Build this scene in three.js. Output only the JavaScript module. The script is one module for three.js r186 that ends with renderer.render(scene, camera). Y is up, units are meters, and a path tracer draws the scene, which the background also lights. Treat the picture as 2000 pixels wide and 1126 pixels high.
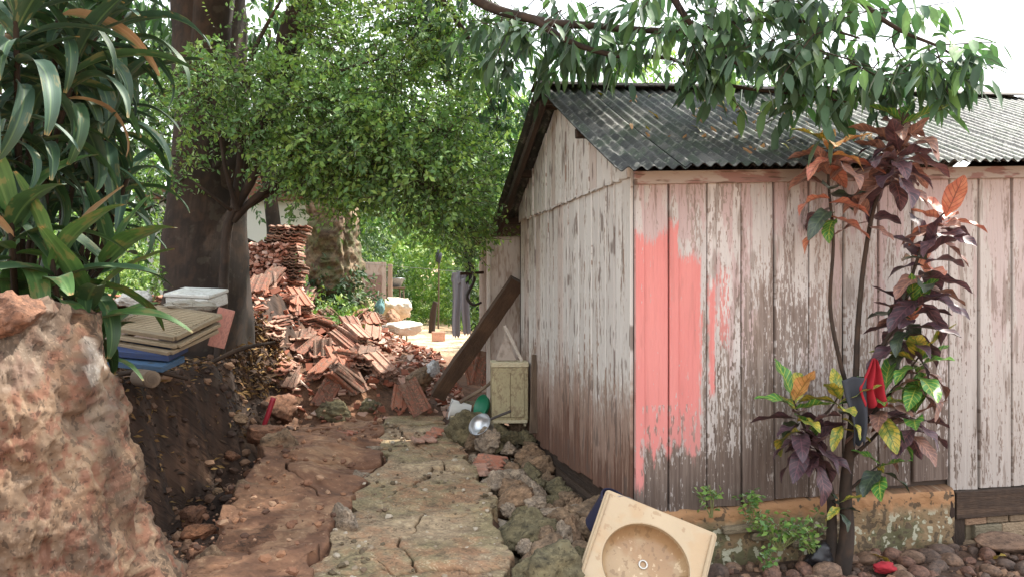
import * as THREE from 'three';
import { mergeGeometries, mergeVertices, toCreasedNormals } from 'three/addons/utils/BufferGeometryUtils.js';
import { RoundedBoxGeometry } from 'three/addons/geometries/RoundedBoxGeometry.js';

// ------------------------------------------------------------ camera, sky, sun, exposure
const scene = new THREE.Scene();
const CAM_H = 1.65, FPX = 1500;                       // eye height in metres, focal length in pixels of the 2000 px wide photograph
const camera = new THREE.PerspectiveCamera(2 * Math.atan(563 / FPX) * 180 / Math.PI, 2000 / 1126, 0.1, 900);
camera.position.set(0, CAM_H, 0);
camera.lookAt(0, CAM_H, -10);
camera.setViewOffset(2000, 1126, 0, -19, 2000, 1126); // level camera, lens shifted a little
const SUN = new THREE.Vector3(0.46, 0.82, -0.30).normalize();
{
  const w = 128, h = 64, data = new Float32Array(w * h * 4);
  for (let j = 0; j < h; j++) for (let i = 0; i < w; i++) {
    const el = ((j + 0.5) / h - 0.5) * Math.PI, t = Math.max(0, Math.sin(el));
    const k = (j * w + i) * 4, up = el > -0.02;
    data[k] = up ? 1.12 - 0.20 * t : 0.22; data[k + 1] = up ? 1.14 - 0.12 * t : 0.19; data[k + 2] = up ? 1.16 + 0.02 * t : 0.16; data[k + 3] = 1;
  }
  const sky = new THREE.DataTexture(data, w, h, THREE.RGBAFormat, THREE.FloatType);
  sky.mapping = THREE.EquirectangularReflectionMapping; sky.magFilter = THREE.LinearFilter; sky.minFilter = THREE.LinearFilter; sky.needsUpdate = true;
  scene.background = sky; scene.environment = sky;
}
const sun = new THREE.DirectionalLight(new THREE.Color(1.0, 0.95, 0.86), 5);
sun.position.copy(SUN).multiplyScalar(60).add(new THREE.Vector3(0, 0, -10)); sun.target.position.set(0, 0, -10);
sun.castShadow = true; sun.shadow.radius = 3; sun.shadow.mapSize.set(4096, 4096);
Object.assign(sun.shadow.camera, { left: -30, right: 30, top: 30, bottom: -30, near: 1, far: 150 });
scene.add(sun, sun.target);
const renderer = new THREE.WebGLRenderer({ antialias: true });
renderer.setSize(1024, 576);
renderer.toneMapping = THREE.LinearToneMapping;
renderer.toneMappingExposure = 2.3;
renderer.shadowMap.enabled = true;

// ------------------------------------------------------------ helpers
const V3 = (x, y, z) => new THREE.Vector3(x, y, z);
const at = (px, py, d) => V3((px - 1000) / FPX * d, CAM_H - (py - 582) / FPX * d, -d);   // a point d metres in front of the photographer
let seed = 12345;
const reseed = s => { seed = s >>> 0; };
const rnd = () => { seed = (seed + 0x6D2B79F5) | 0; let t = Math.imul(seed ^ (seed >>> 15), 1 | seed); t = (t + Math.imul(t ^ (t >>> 7), 61 | t)) ^ t; return ((t ^ (t >>> 14)) >>> 0) / 4294967296; };
const rr = (a, b) => a + (b - a) * rnd();
const pick = a => a[Math.floor(rnd() * a.length) % a.length];
const clamp = (x, a = 0, b = 1) => x < a ? a : x > b ? b : x;
const lerp = (a, b, t) => a + (b - a) * t;
const ss = (a, b, x) => { const t = clamp((x - a) / (b - a)); return t * t * (3 - 2 * t); };
const hash3 = (x, y, z) => { let h = Math.imul(x, 374761393) + Math.imul(y, 668265263) + Math.imul(z, 1442695041) | 0; h = Math.imul(h ^ (h >>> 13), 1274126177); h = Math.imul(h ^ (h >>> 15), 2246822519); return ((h ^ (h >>> 16)) >>> 0) / 4294967296; };
const n2 = (x, y, s = 0) => { const i = Math.floor(x), j = Math.floor(y); let u = x - i, v = y - j; u = u * u * (3 - 2 * u); v = v * v * (3 - 2 * v);
  return lerp(lerp(hash3(i, j, s), hash3(i + 1, j, s), u), lerp(hash3(i, j + 1, s), hash3(i + 1, j + 1, s), u), v); };
const n3 = (x, y, z, s = 0) => { const k = Math.floor(z); let w = z - k; w = w * w * (3 - 2 * w); return lerp(n2(x, y, k * 131 + s), n2(x, y, (k + 1) * 131 + s), w); };
const fbm2 = (x, y, s = 0, o = 4) => { let a = 0, w = 0.5, t = 0; for (let i = 0; i < o; i++) { a += w * n2(x, y, s + i * 17); t += w; w *= 0.5; x = x * 2.03 + 5.1; y = y * 2.03 + 1.7; } return a / t; };
const fbm3 = (x, y, z, s = 0, o = 4) => { let a = 0, w = 0.5, t = 0; for (let i = 0; i < o; i++) { a += w * n3(x, y, z, s + i * 17); t += w; w *= 0.5; x = x * 2.03 + 5.1; y = y * 2.03 + 1.7; z = z * 2.03 + 3.3; } return a / t; };
const mix3 = (a, b, t) => [lerp(a[0], b[0], t), lerp(a[1], b[1], t), lerp(a[2], b[2], t)];
const lin = c => { c /= 255; return c <= 0.04045 ? c / 12.92 : Math.pow((c + 0.055) / 1.055, 2.4); };
const L = (r, g, b) => [lin(r), lin(g), lin(b)];
const rgb = (r, g, b) => new THREE.Color().setRGB(lin(r), lin(g), lin(b));

const names = {};
const numbered = n => { const k = names[n] = (names[n] === undefined ? 0 : names[n] + 1); return k ? n + '_' + String(k).padStart(3, '0') : n; };
function tag(o, label, category, group, kind) { if (label) o.userData.label = label; if (category) o.userData.category = category; if (group) o.userData.group = group; if (kind) o.userData.kind = kind; return o; }
function thing(name, label, category, p = [0, 0, 0], turn = 0, group) {
  const o = new THREE.Group(); o.name = numbered(name); scene.add(o); o.position.set(...(p.isVector3 ? p.toArray() : p)); o.rotation.y = turn; return tag(o, label, category, group);
}
function part(name, geo, mat, parent, kind) { const m = new THREE.Mesh(geo, mat); m.name = name; m.castShadow = m.receiveShadow = true; parent.add(m); if (kind) m.userData.kind = kind; return m; }
function single(name, geo, mat, label, category, group, kind) { const m = new THREE.Mesh(geo, mat); m.name = numbered(name); m.castShadow = m.receiveShadow = true; scene.add(m); return tag(m, label, category, group, kind); }
// textures: fn(u, v) gives sRGB bytes; v runs upwards
function tex(w, h, fn, srgb = true, repeat) {
  const d = new Uint8Array(w * h * 4);
  for (let j = 0; j < h; j++) for (let i = 0; i < w; i++) { const c = fn((i + 0.5) / w, (j + 0.5) / h), k = (j * w + i) * 4; d[k] = clamp(c[0], 0, 255); d[k + 1] = clamp(c[1], 0, 255); d[k + 2] = clamp(c[2], 0, 255); d[k + 3] = c.length > 3 ? clamp(c[3], 0, 255) : 255; }
  const t = new THREE.DataTexture(d, w, h, THREE.RGBAFormat); t.wrapS = t.wrapT = THREE.RepeatWrapping; t.magFilter = THREE.LinearFilter; t.minFilter = THREE.LinearMipmapLinearFilter; t.generateMipmaps = true;
  if (srgb) t.colorSpace = THREE.SRGBColorSpace; if (repeat) t.repeat.set(repeat[0], repeat[1]); t.needsUpdate = true; return t;
}
// tileable fbm on the unit square (period p cells)
const tn2 = (x, y, p, s) => { const i = Math.floor(x), j = Math.floor(y); let u = x - i, v = y - j; u = u * u * (3 - 2 * u); v = v * v * (3 - 2 * v); const m = a => ((a % p) + p) % p;
  return lerp(lerp(hash3(m(i), m(j), s), hash3(m(i + 1), m(j), s), u), lerp(hash3(m(i), m(j + 1), s), hash3(m(i + 1), m(j + 1), s), u), v); };
const tf = (u, v, p, s, o = 5) => { let a = 0, w = 0.5, t = 0; for (let i = 0; i < o; i++) { a += w * tn2(u * p, v * p, p, s + i * 31); t += w; w *= 0.55; p *= 2; } return a / t; };
const g3 = x => { x *= 255; return [x, x, x]; };
const M = (o) => new THREE.MeshStandardMaterial(Object.assign({ roughness: 0.9 }, o));
// generic relief maps, one tile = 1 unit of uv
const reliefGrain = tex(512, 512, (u, v) => g3(0.55 * tf(u, v, 8, 3, 6) + 0.45 * tf(u, v, 48, 9, 3)), false);
const reliefPits = tex(512, 512, (u, v) => { const a = tf(u, v, 6, 21, 6), b = tf(u, v, 24, 5, 3); return g3(clamp(a * 0.8 + (b > 0.42 ? 0.2 : b * 0.48))); }, false);
function withRepeat(t, a, b) { const c = t.clone(); c.repeat.set(a, b); c.needsUpdate = true; return c; }

// geometry helpers
function geo(pos, idx, uv, col) { const g = new THREE.BufferGeometry(); g.setAttribute('position', new THREE.Float32BufferAttribute(pos, 3)); if (uv) g.setAttribute('uv', new THREE.Float32BufferAttribute(uv, 2)); if (col) g.setAttribute('color', new THREE.Float32BufferAttribute(col, 3)); g.setIndex(idx); g.computeVertexNormals(); return g; }
function box(sx, sy, sz, x = 0, y = 0, z = 0, ry = 0, rx = 0, rz = 0, bev = 0.006) { const b = Math.min(bev, sx / 2.2, sy / 2.2, sz / 2.2); const g = new RoundedBoxGeometry(sx, sy, sz, 1, b); g.applyMatrix4(new THREE.Matrix4().compose(V3(x, y, z), new THREE.Quaternion().setFromEuler(new THREE.Euler(rx, ry, rz)), V3(1, 1, 1))); return g; }
// a tapering, slightly lumpy limb through points
function limb(pts, radii, { seg = 24, rad = 8, lump = 0.12, s = 1, uvs = 2 } = {}) {
  const c = new THREE.CatmullRomCurve3(pts), pos = [], idx = [], uv = [], fr = c.computeFrenetFrames(seg, false);
  const len = c.getLength();
  for (let i = 0; i <= seg; i++) {
    const t = i / seg, p = c.getPointAt(t), f = t * (radii.length - 1), k = Math.min(radii.length - 2, Math.floor(f)), r0 = lerp(radii[k], radii[k + 1], f - k);
    for (let j = 0; j <= rad; j++) {
      const a = (j % rad) / rad * Math.PI * 2, ca = Math.cos(a), sa = Math.sin(a);
      const r = r0 * (1 + lump * 2 * (fbm3(ca * 1.6 + s * 7, sa * 1.6 + s * 3, t * len * 1.6, s, 3) - 0.5));
      const N = fr.normals[i], B = fr.binormals[i];
      pos.push(p.x + r * (ca * N.x + sa * B.x), p.y + r * (ca * N.y + sa * B.y), p.z + r * (ca * N.z + sa * B.z)); uv.push(j / rad * uvs * Math.max(0.1, r0 * 3.2), t * len * 1.0);
    }
  }
  for (let i = 0; i < seg; i++) for (let j = 0; j < rad; j++) { const a = i * (rad + 1) + j, b = a + rad + 1; idx.push(a, b, a + 1, a + 1, b, b + 1); }
  const n0 = pos.length / 3; // end cap
  const e = c.getPointAt(1); pos.push(e.x, e.y, e.z); uv.push(0, 0); for (let j = 0; j < rad; j++) idx.push(seg * (rad + 1) + j, n0, seg * (rad + 1) + j + 1);
  const g = geo(pos, idx, uv);
  return g;
}
// flat projection of uv per face along its main axis, uv in units of the shape times k
function triUV(g0, k) { const g = g0.index ? g0.toNonIndexed() : g0, p = g.attributes.position, uv = new Float32Array(p.count * 2), a = V3(), b = V3(), c = V3(), n = V3();
  for (let i = 0; i < p.count; i += 3) { a.fromBufferAttribute(p, i); b.fromBufferAttribute(p, i + 1); c.fromBufferAttribute(p, i + 2); n.crossVectors(b.clone().sub(a), c.clone().sub(a)); const x = Math.abs(n.x), y = Math.abs(n.y), z = Math.abs(n.z);
    [a, b, c].forEach((v, q) => { const o = (i + q) * 2; if (x > y && x > z) { uv[o] = v.z * k; uv[o + 1] = v.y * k; } else if (y > z) { uv[o] = v.x * k; uv[o + 1] = v.z * k; } else { uv[o] = v.x * k; uv[o + 1] = v.y * k; } }); }
  g.setAttribute('uv', new THREE.BufferAttribute(uv, 2)); return g; }
// lumpy stone: icosphere pushed about by noise, cut by a few planes
function stoneGeo(s, detail = 9, rough = 0.35, cuts = 5) {
  let g = new THREE.IcosahedronGeometry(1, detail); g.deleteAttribute('uv'); g.deleteAttribute('normal'); g = mergeVertices(g, 1e-4);
  const p = g.attributes.position, pl = []; reseed(900 + s * 77);
  for (let i = 0; i < cuts; i++) { const n = V3(rr(-1, 1), rr(-1, 1), rr(-1, 1)).normalize(); pl.push([n, rr(0.55, 0.85)]); }
  const uv = [];
  for (let i = 0; i < p.count; i++) {
    const v = V3(p.getX(i), p.getY(i), p.getZ(i)); const o = v.clone();
    v.multiplyScalar(1 + rough * 2 * (fbm3(o.x * 1.7 + s * 3.1, o.y * 1.7 + 9, o.z * 1.7 + s, 40 + s, 4) - 0.5));
    for (const [n, d] of pl) { const k = v.dot(n) - d; if (k > 0) v.addScaledVector(n, -k * 0.86); }
    v.multiplyScalar(1 + rough * 0.6 * (fbm3(o.x * 6, o.y * 6 + s, o.z * 6, 70 + s, 3) - 0.5));
    p.setXYZ(i, v.x, v.y, v.z); 
  }
  g.computeVertexNormals();
  return tint(triUV(g, 0.34), (x, y, z) => { const a = fbm3(x * 2.2 + s, y * 2.2, z * 2.2, 500 + s, 4), b = fbm3(x * 9, y * 9 + s, z * 9, 520 + s, 3); let k = 0.62 + 0.7 * (a - 0.2); if (b > 0.60) k *= 1.22; if (b < 0.40) k *= 0.66; const w = 0.10 * (a - 0.5); return [k * (1 + w), k, k * (1 - w * 1.5)]; });
}
function tint(g, fn) { const p = g.attributes.position, c = new Float32Array(p.count * 3); for (let i = 0; i < p.count; i++) { const k = fn(p.getX(i), p.getY(i), p.getZ(i), i); c[i * 3] = k[0]; c[i * 3 + 1] = k[1]; c[i * 3 + 2] = k[2]; } g.setAttribute('color', new THREE.BufferAttribute(c, 3)); return g; }
// ------------------------------------------------------------ the ground, d = metres in front of the photographer
const pathY = d => d < 4.55 ? 0.0 : d < 9 ? 0.07 * (d - 4.55) : d < 13 ? lerp(0.31, 0.72, ss(9, 13, d)) : 0.72 + 0.012 * (d - 13) + 0.12 * Math.max(0, d - 34);
const slabL = d => d < 7.3 ? -1.2 : -1.2 - 0.25 * (d - 7.3), slabR = d => d < 6 ? -0.02 - 0.08 * clamp(d - 4.5, 0, 2) : -0.14 - 0.26 * (d - 6);
const wallX = d => 0.80 - 0.232 * (d - 5.04);        // line of the side wall
function groundInfo(x, d) {
  const w = n2(x * 1.3 + 5, d * 1.3, 3) - 0.5, w2 = fbm2(x * 3.1, d * 3.1, 8, 3) - 0.5;
  let y = pathY(d), clay = 0, humus = 0, grass = 0, yard = ss(11.5, 13.5, d);
  // clay mound between the ditch and the slab
  const near = 1 - ss(8.2, 9.6, d);
  const ml = -2.05 + 0.22 * w + (d - 5) * -0.06 + 0.30 * w2;
  const onMound = ss(ml - 0.10, ml + 0.22, x) * (1 - ss(slabL(d) - 0.02, slabL(d) + 0.10, x)) * near;
  const terr = 0.05 * ss(0.44, 0.5, fbm2(x * 1.4 + d * 0.9, d * 1.1 - x * 0.3, 15, 3)) + 0.10 * (fbm2(x * 5.5, d * 5.5, 16, 4) - 0.5) - 0.05 * ss(0.03, 0.0, Math.abs(fbm2(x * 2.6 + 3, d * 1.7, 17, 3) - 0.5));
  y += onMound * (-0.05 + 0.75 * (1 - ss(slabL(d) - 0.75, slabL(d) + 0.02, x)) * (0.09 * ss(5.2, 6.2, d) * (1 - ss(7, 8, d)) + 0.05 + 0.10 * w2) + terr);
  clay = onMound;
  // ditch
  const bx = -2.78 + 0.26 * ss(5.8, 7.5, d) - 0.15 * Math.max(0, d - 8);
  const be = bx + (0.26 * w + 0.22 * w2) * (1 - 0.7 * ss(7.3, 8.3, d));
  const dit = ss(bx - 0.3, bx + 0.1, x) * (1 - ss(ml - 0.06, ml + 0.09, x)) * near * (1 - ss(6.6, 8.4, d) * 0.8);
  y -= dit * (0.16 - 0.3 * w2);
  humus = Math.max(humus, dit);
  // bank on the left
  const bank = (1 - ss(be - 0.34, be + 0.16, x + 0.16 * (fbm2(x * 6, d * 6, 23, 3) - 0.5))) * ss(5.15, 5.5, d + 0.5 * w2) * (1 - 0.55 * ss(12, 16, d));
  const bankY = 0.95 + 0.045 * (clamp(d, 5, 14) - 5.5) + 0.10 * w2 + 0.10 * ss(-0.2, -2, x - be);
  y = lerp(y, bankY, bank); humus = Math.max(humus, ss(0.05, 0.4, bank));
  // slab bed, gap by the house, front yard
  const inSlab = ss(slabL(d) + 0.0, slabL(d) + 0.12, x) * (1 - ss(slabR(d) - 0.10, slabR(d), x)) * near;
  y -= 0.06 * inSlab;
  const gap = ss(slabR(d) - 0.05, slabR(d) + 0.05, x) * near;
  y -= gap * 0.16 * (1 - ss(6.8, 8, d)); humus = Math.max(humus, gap * 0.7);
  const front = ss(0.05, 0.3, x) * (1 - ss(4.7, 5.6, d - 0.23 * x));
  y = lerp(y, -0.13 + 0.03 * w2, front);
  y += (0.035 * w2 + 0.03 * (fbm2(x * 11, d * 11, 31, 3) - 0.5)) * (1 - ss(14, 20, d));
  // under the tile heap
  y += heapY(x, d) * 0.85;
  grass = ss(0.50, 0.58, fbm2(x * 0.35 + 3, d * 0.22, 91, 3) + 0.25 * ss(19, 26, d) + 0.2 * ss(-3.2, -4.2, x + (d - 13) * 0.1) - 0.14) * ss(13.5, 16, d);
  return { y, clay, humus, grass, yard, front };
}
function heapY(x, d) {                                // shape of the heap of broken tiles
  const a = (x + 2.15 + 0.17 * (d - 9.5)) / 1.55, b = (d - 10.9) / 2.3;
  const r = a * a * 0.85 + b * b; const h = 0.62 * Math.exp(-r * r * 1.1) * (1 + 0.25 * ss(0, -1.2, a)) * (1 - 0.72 * ss(0.05, 0.8, a)) + 0.1 * Math.exp(-(r * r) * 0.4);
  return h * ss(8.3, 9.0, d) * (1 - ss(12.5, 14.5, d)) * (1 - ss(wallX(d) - 0.5, wallX(d), x));
}
let dirtMap = null;
const groundY = (x, d) => groundInfo(x, d).y;
{
  const xs = [], ds = [];
  for (let x = -5; x < 3.2; x += 0.026) xs.push(x);
  let s = 0.05; for (let x = 3.2; x < 400; x += s, s *= 1.16) xs.push(x); s = 0.05; for (let x = -5.03; x > -400; x -= s, s *= 1.16) xs.unshift(x);
  for (let d = 2.6; d < 10.5; d += 0.026) ds.push(d);
  for (let d = 10.5; d < 26; d += 0.09) ds.push(d); s = 0.1; for (let d = 26; d < 600; d += s, s *= 1.1) ds.push(d); s = 0.05; for (let d = 2.57; d > -300; d -= s, s *= 1.2) ds.unshift(d);
  const pos = [], idx = [], uv = [], col = [];
  const cClay = L(124, 88, 66), cClay2 = L(146, 108, 82), cHum = L(62, 47, 38), cHum2 = L(88, 66, 52), cYard = L(206, 182, 154), cYard2 = L(184, 148, 118), cGrass = L(84, 108, 44), cFr = L(86, 64, 50), cGen = L(112, 82, 62);
  for (const d of ds) for (const x of xs) {
    const far = d > 60 || Math.abs(x) > 60 || d < 0, g = far ? { y: pathY(Math.max(d, 0)), clay: 0, humus: 0, grass: d > 0 ? 1 : 0, yard: 1, front: 0 } : groundInfo(x, d);
    pos.push(x, g.y, -d); uv.push(x + g.y * 0.8, d + g.y * 0.8);
    const a = fbm2(x * 2.2, d * 2.2, 51, 4), b = fbm2(x * 9, d * 9, 57, 3);
    let c = mix3(cGen, mix3(cYard2, cYard, ss(0.35, 0.6, a)), g.yard);
    c = mix3(c, mix3(cClay, cClay2, ss(0.4, 0.62, a * 0.6 + b * 0.4)), g.clay);
    c = mix3(c, mix3(cHum, cHum2, ss(0.45, 0.65, b * 0.6 + a * 0.4)), g.humus * (1 - g.clay));
    c = mix3(c, cFr, g.front); c = mix3(c, mix3(cGrass, L(120, 128, 60), a), g.grass);
    const q = b > 0.66 ? 1.35 : 0.85 + 0.3 * b; col.push(c[0] * q, c[1] * q, c[2] * q);
  }
  const W = xs.length; for (let j = 0; j + 1 < ds.length; j++) for (let i = 0; i + 1 < W; i++) { const a = j * W + i; idx.push(a, a + 1, a + W, a + 1, a + W + 1, a + W); }
  const dirt = tex(1024, 1024, (u, v) => { const a = tf(u, v, 6, 101, 6), b = tf(u, v, 40, 111, 3), c = tf(u, v, 90, 121, 2); let k = 0.70 + 0.42 * a; if (b > 0.66) k += 0.16; if (b < 0.33) k -= 0.2; if (c > 0.76) k += 0.22; return [255 * k, 250 * k, 244 * k]; });
  dirtMap = dirt; const m = M({ vertexColors: true, map: dirt, bumpMap: withRepeat(reliefPits, 1.6, 1.6), bumpScale: 0.022, roughness: 0.95 }); m.map.repeat.set(0.9, 0.9);
  tag(single('ground', geo(pos, idx, uv, col), m), null, null, null, 'structure');
}

// ------------------------------------------------------------ cracked concrete path
const concreteMap = tex(1024, 1024, (u, v) => {
  const a = tf(u, v, 5, 201, 6), b = tf(u, v, 40, 211, 4), f = tf(u, v, 128, 251, 2), m = tf(u, v, 3, 221, 6), c = tf(u, v, 6, 231, 6), st = tf(u, v, 14, 241, 4);
  let k = mix3([140, 119, 94], [170, 147, 117], ss(0.3, 0.7, a * 0.6 + b * 0.4)); k = mix3(k, [124, 116, 80], 0.5 * ss(0.48, 0.70, m * 0.75 + b * 0.25)); k = mix3(k, [148, 108, 80], 0.75 * ss(0.46, 0.70, c * 0.75 + b * 0.25));
  const g = 0.80 + 0.42 * (0.5 * f + 0.5 * b) + 0.25 * (st - 0.5); k = [k[0] * g, k[1] * g, k[2] * g]; k = mix3(k, [196, 182, 154], 0.5 * ss(0.62, 0.74, f * 0.6 + st * 0.4)); return mix3(k, [80, 66, 50], 0.5 * ss(0.40, 0.28, f * 0.5 + st * 0.5)); });
const concreteMat = M({ map: withRepeat(concreteMap, 0.7, 0.7), bumpMap: withRepeat(reliefPits, 1.2, 1.8), bumpScale: 0.02, roughness: 0.93 });
const concreteMat2 = M({ map: withRepeat(concreteMap, 0.55, 0.55), color: rgb(226, 200, 178), bumpMap: withRepeat(reliefPits, 1.3, 1.2), bumpScale: 0.02, roughness: 0.95 });
const clayPlateMap = tex(1024, 1024, (u, v) => { const a = tf(u, v, 4, 261, 6), b = tf(u, v, 36, 263, 4), f = tf(u, v, 128, 265, 2), c = tf(u, v, 7, 267, 5); let k = mix3([116, 82, 62], [142, 104, 78], ss(0.3, 0.7, a)); k = mix3(k, [162, 130, 100], 0.6 * ss(0.52, 0.68, c * 0.7 + b * 0.3)); k = mix3(k, [94, 66, 50], 0.5 * ss(0.44, 0.32, c * 0.6 + b * 0.4)); const g = 0.84 + 0.32 * (0.5 * f + 0.5 * b); k = [k[0] * g, k[1] * g, k[2] * g]; return mix3(k, [190, 166, 138], 0.5 * ss(0.70, 0.78, f * 0.6 + b * 0.4)); });
const clayPlateMat = M({ map: withRepeat(clayPlateMap, 0.6, 0.6), bumpMap: withRepeat(reliefPits, 1.2, 1.2), bumpScale: 0.018, roughness: 0.96 });
const path = new THREE.Group(); path.name = 'path'; path.userData.kind = 'structure'; scene.add(path);
function plates(name, sites, out, mat, lifts, wob, deep, gap) {         // one mesh per piece between the cracks
  const clip = (poly, nx, ny, c) => { const r = []; for (let i = 0; i < poly.length; i++) { const a = poly[i], b = poly[(i + 1) % poly.length], da = a[0] * nx + a[1] * ny - c, db = b[0] * nx + b[1] * ny - c; if (da <= 0) r.push(a); if ((da < 0) !== (db < 0)) { const t = da / (da - db); r.push([lerp(a[0], b[0], t), lerp(a[1], b[1], t)]); } } return r; };
  sites.forEach(([sx, sd], i) => {
    let poly = out.slice();
    sites.forEach(([ox, od], j) => { if (i === j) return; const nx = ox - sx, ny = od - sd, l = Math.hypot(nx, ny); poly = clip(poly, nx / l, ny / l, ((ox * ox + od * od) - (sx * sx + sd * sd)) / 2 / l - 0.003 - gap * Math.pow(hash3(i + j, Math.abs(i - j), 5), 2)); });
    if (poly.length < 3) return;
    const pts = []; for (let k = 0; k < poly.length; k++) { const a = poly[k], b = poly[(k + 1) % poly.length], l = Math.hypot(b[0] - a[0], b[1] - a[1]), n = Math.max(1, Math.round(l / 0.04)); for (let q = 0; q < n; q++) { const x = lerp(a[0], b[0], q / n), d = lerp(a[1], b[1], q / n); pts.push([x + 0.20 * (fbm2(x * 5, d * 5, 61, 4) - 0.5), d + 0.20 * (fbm2(x * 5, d * 5, 67, 4) - 0.5)]); } }
    const cx = pts.reduce((s, p) => s + p[0], 0) / pts.length, cd = pts.reduce((s, p) => s + p[1], 0) / pts.length, lift = rr(lifts[0], lifts[1]), tx = rr(-0.02, 0.02) * wob, td = rr(-0.02, 0.02) * wob, pos = [], uv = [], idx = [], n = pts.length;
    const top = (x, d) => pathY(d) + lift + (name === 'slab' ? 0 : 0.10 * ss(5.0, 6.3, d) * (1 - ss(7.2, 8.2, d)) * (1 - ss(-1.75, -1.25, x))) + tx * (x - cx) + td * (d - cd) + 0.05 * wob * (fbm2(x * 2.2, d * 4, 71, 3) - 0.5) + 0.032 * (fbm2(x * 10, d * 18, 73, 4) - 0.5);
    const rings = [[1, -deep], [1.0, -0.03], [0.995, -0.010], [0.975, 0]]; for (let q = 21; q >= 0; q--) rings.push([q / 22 * 0.96 + 0.001, 0]);
    for (const [s, dy] of rings) for (const [x, d] of pts) { const X = lerp(cx, x, s), D = lerp(cd, d, s), e = dy < 0 ? 0.02 * (fbm2(X * 14, D * 14 + dy * 60, 77, 3) - 0.5) : 0; const y = top(X, D) + dy; pos.push(X + e, y, -D + e); uv.push(X + y * 0.8, D + y * 0.8); }
    for (let r = 0; r + 1 < rings.length; r++) for (let k = 0; k < n; k++) { const a = r * n + k, b = r * n + (k + 1) % n; idx.push(a, b, a + n, b, b + n, a + n); }
    part(name, geo(pos, idx, uv), mat, path);
  });
}
reseed(4411);
{ const out = []; for (let d = 2.4; d <= 8.75; d += 0.25) out.push([slabR(d) + rr(-0.02, 0.02), d]); for (let d = 8.75; d >= 2.4; d -= 0.25) out.push([slabL(d) + 0.02 + rr(-0.05, 0.05), d]);
  plates('slab', [[-0.55, 3.2], [-1.05, 4.35], [-0.42, 4.2], [-1.02, 4.78], [-0.35, 5.0], [-1.08, 5.3], [-0.62, 6.05], [-1.10, 6.3], [-0.95, 7.05], [-0.62, 7.2], [-1.25, 7.7], [-0.85, 7.95], [-1.0, 8.5]], out, concreteMat, [0.018, 0.040], 1, 0.16, 0.012); }
{ const out = []; for (let d = 2.6; d <= 8.5; d += 0.25) out.push([slabL(d) + 0.0, d]); for (let d = 8.5; d >= 2.6; d -= 0.25) out.push([-2.02 - 0.07 * (d - 5) + 0.24 * (fbm2(3, d * 1.6, 83, 3) - 0.5) * 2 + (d > 7 ? 0.3 * (d - 7) : 0), d]);
  plates('earth_plate', [[-1.6, 3.2], [-1.45, 4.3], [-1.9, 4.5], [-1.55, 5.2], [-1.85, 5.9], [-1.45, 6.2], [-1.8, 6.9], [-1.5, 7.5], [-1.9, 8.1]], out, clayPlateMat, [0.03, 0.10], 2.2, 0.30, 0.03); }
// ------------------------------------------------------------ the timber house: local x along the front, -z along the side wall
const shed = thing('timber_house', 'weathered timber board house with peeling white paint and salmon red patch', 'house', [0.80, 0, -5.04], 13.05 * Math.PI / 180);
const fb = [0, 0.235, 0.513, 0.770, 1.018, 1.284, 1.559, 1.837, 2.117, 2.43, 2.689, 2.98, 3.24, 3.5, 3.77, 4.02, 4.28, 4.54];
const topY = x => 2.46 + 0.05 * x;
const FW = 4.6, FH = 2.8;
const boardAt = x => { let i = 0; while (i + 1 < fb.length && x >= fb[i + 1]) i++; return i; };
function woodTone(x, y, s) { const g = fbm2(x * 70 + s * 9, y * 2.6 + s, 301, 4), f = fbm2(x * 160, y * 7 + s * 3, 303, 2); let c = mix3([108, 93, 83], [154, 140, 128], ss(0.3, 0.7, g)); c = mix3(c, [82, 68, 58], 0.45 * ss(0.42, 0.3, f)); return mix3(c, [128, 112, 104], 0.35 * hash3(s, 7, 1)); }
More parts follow.
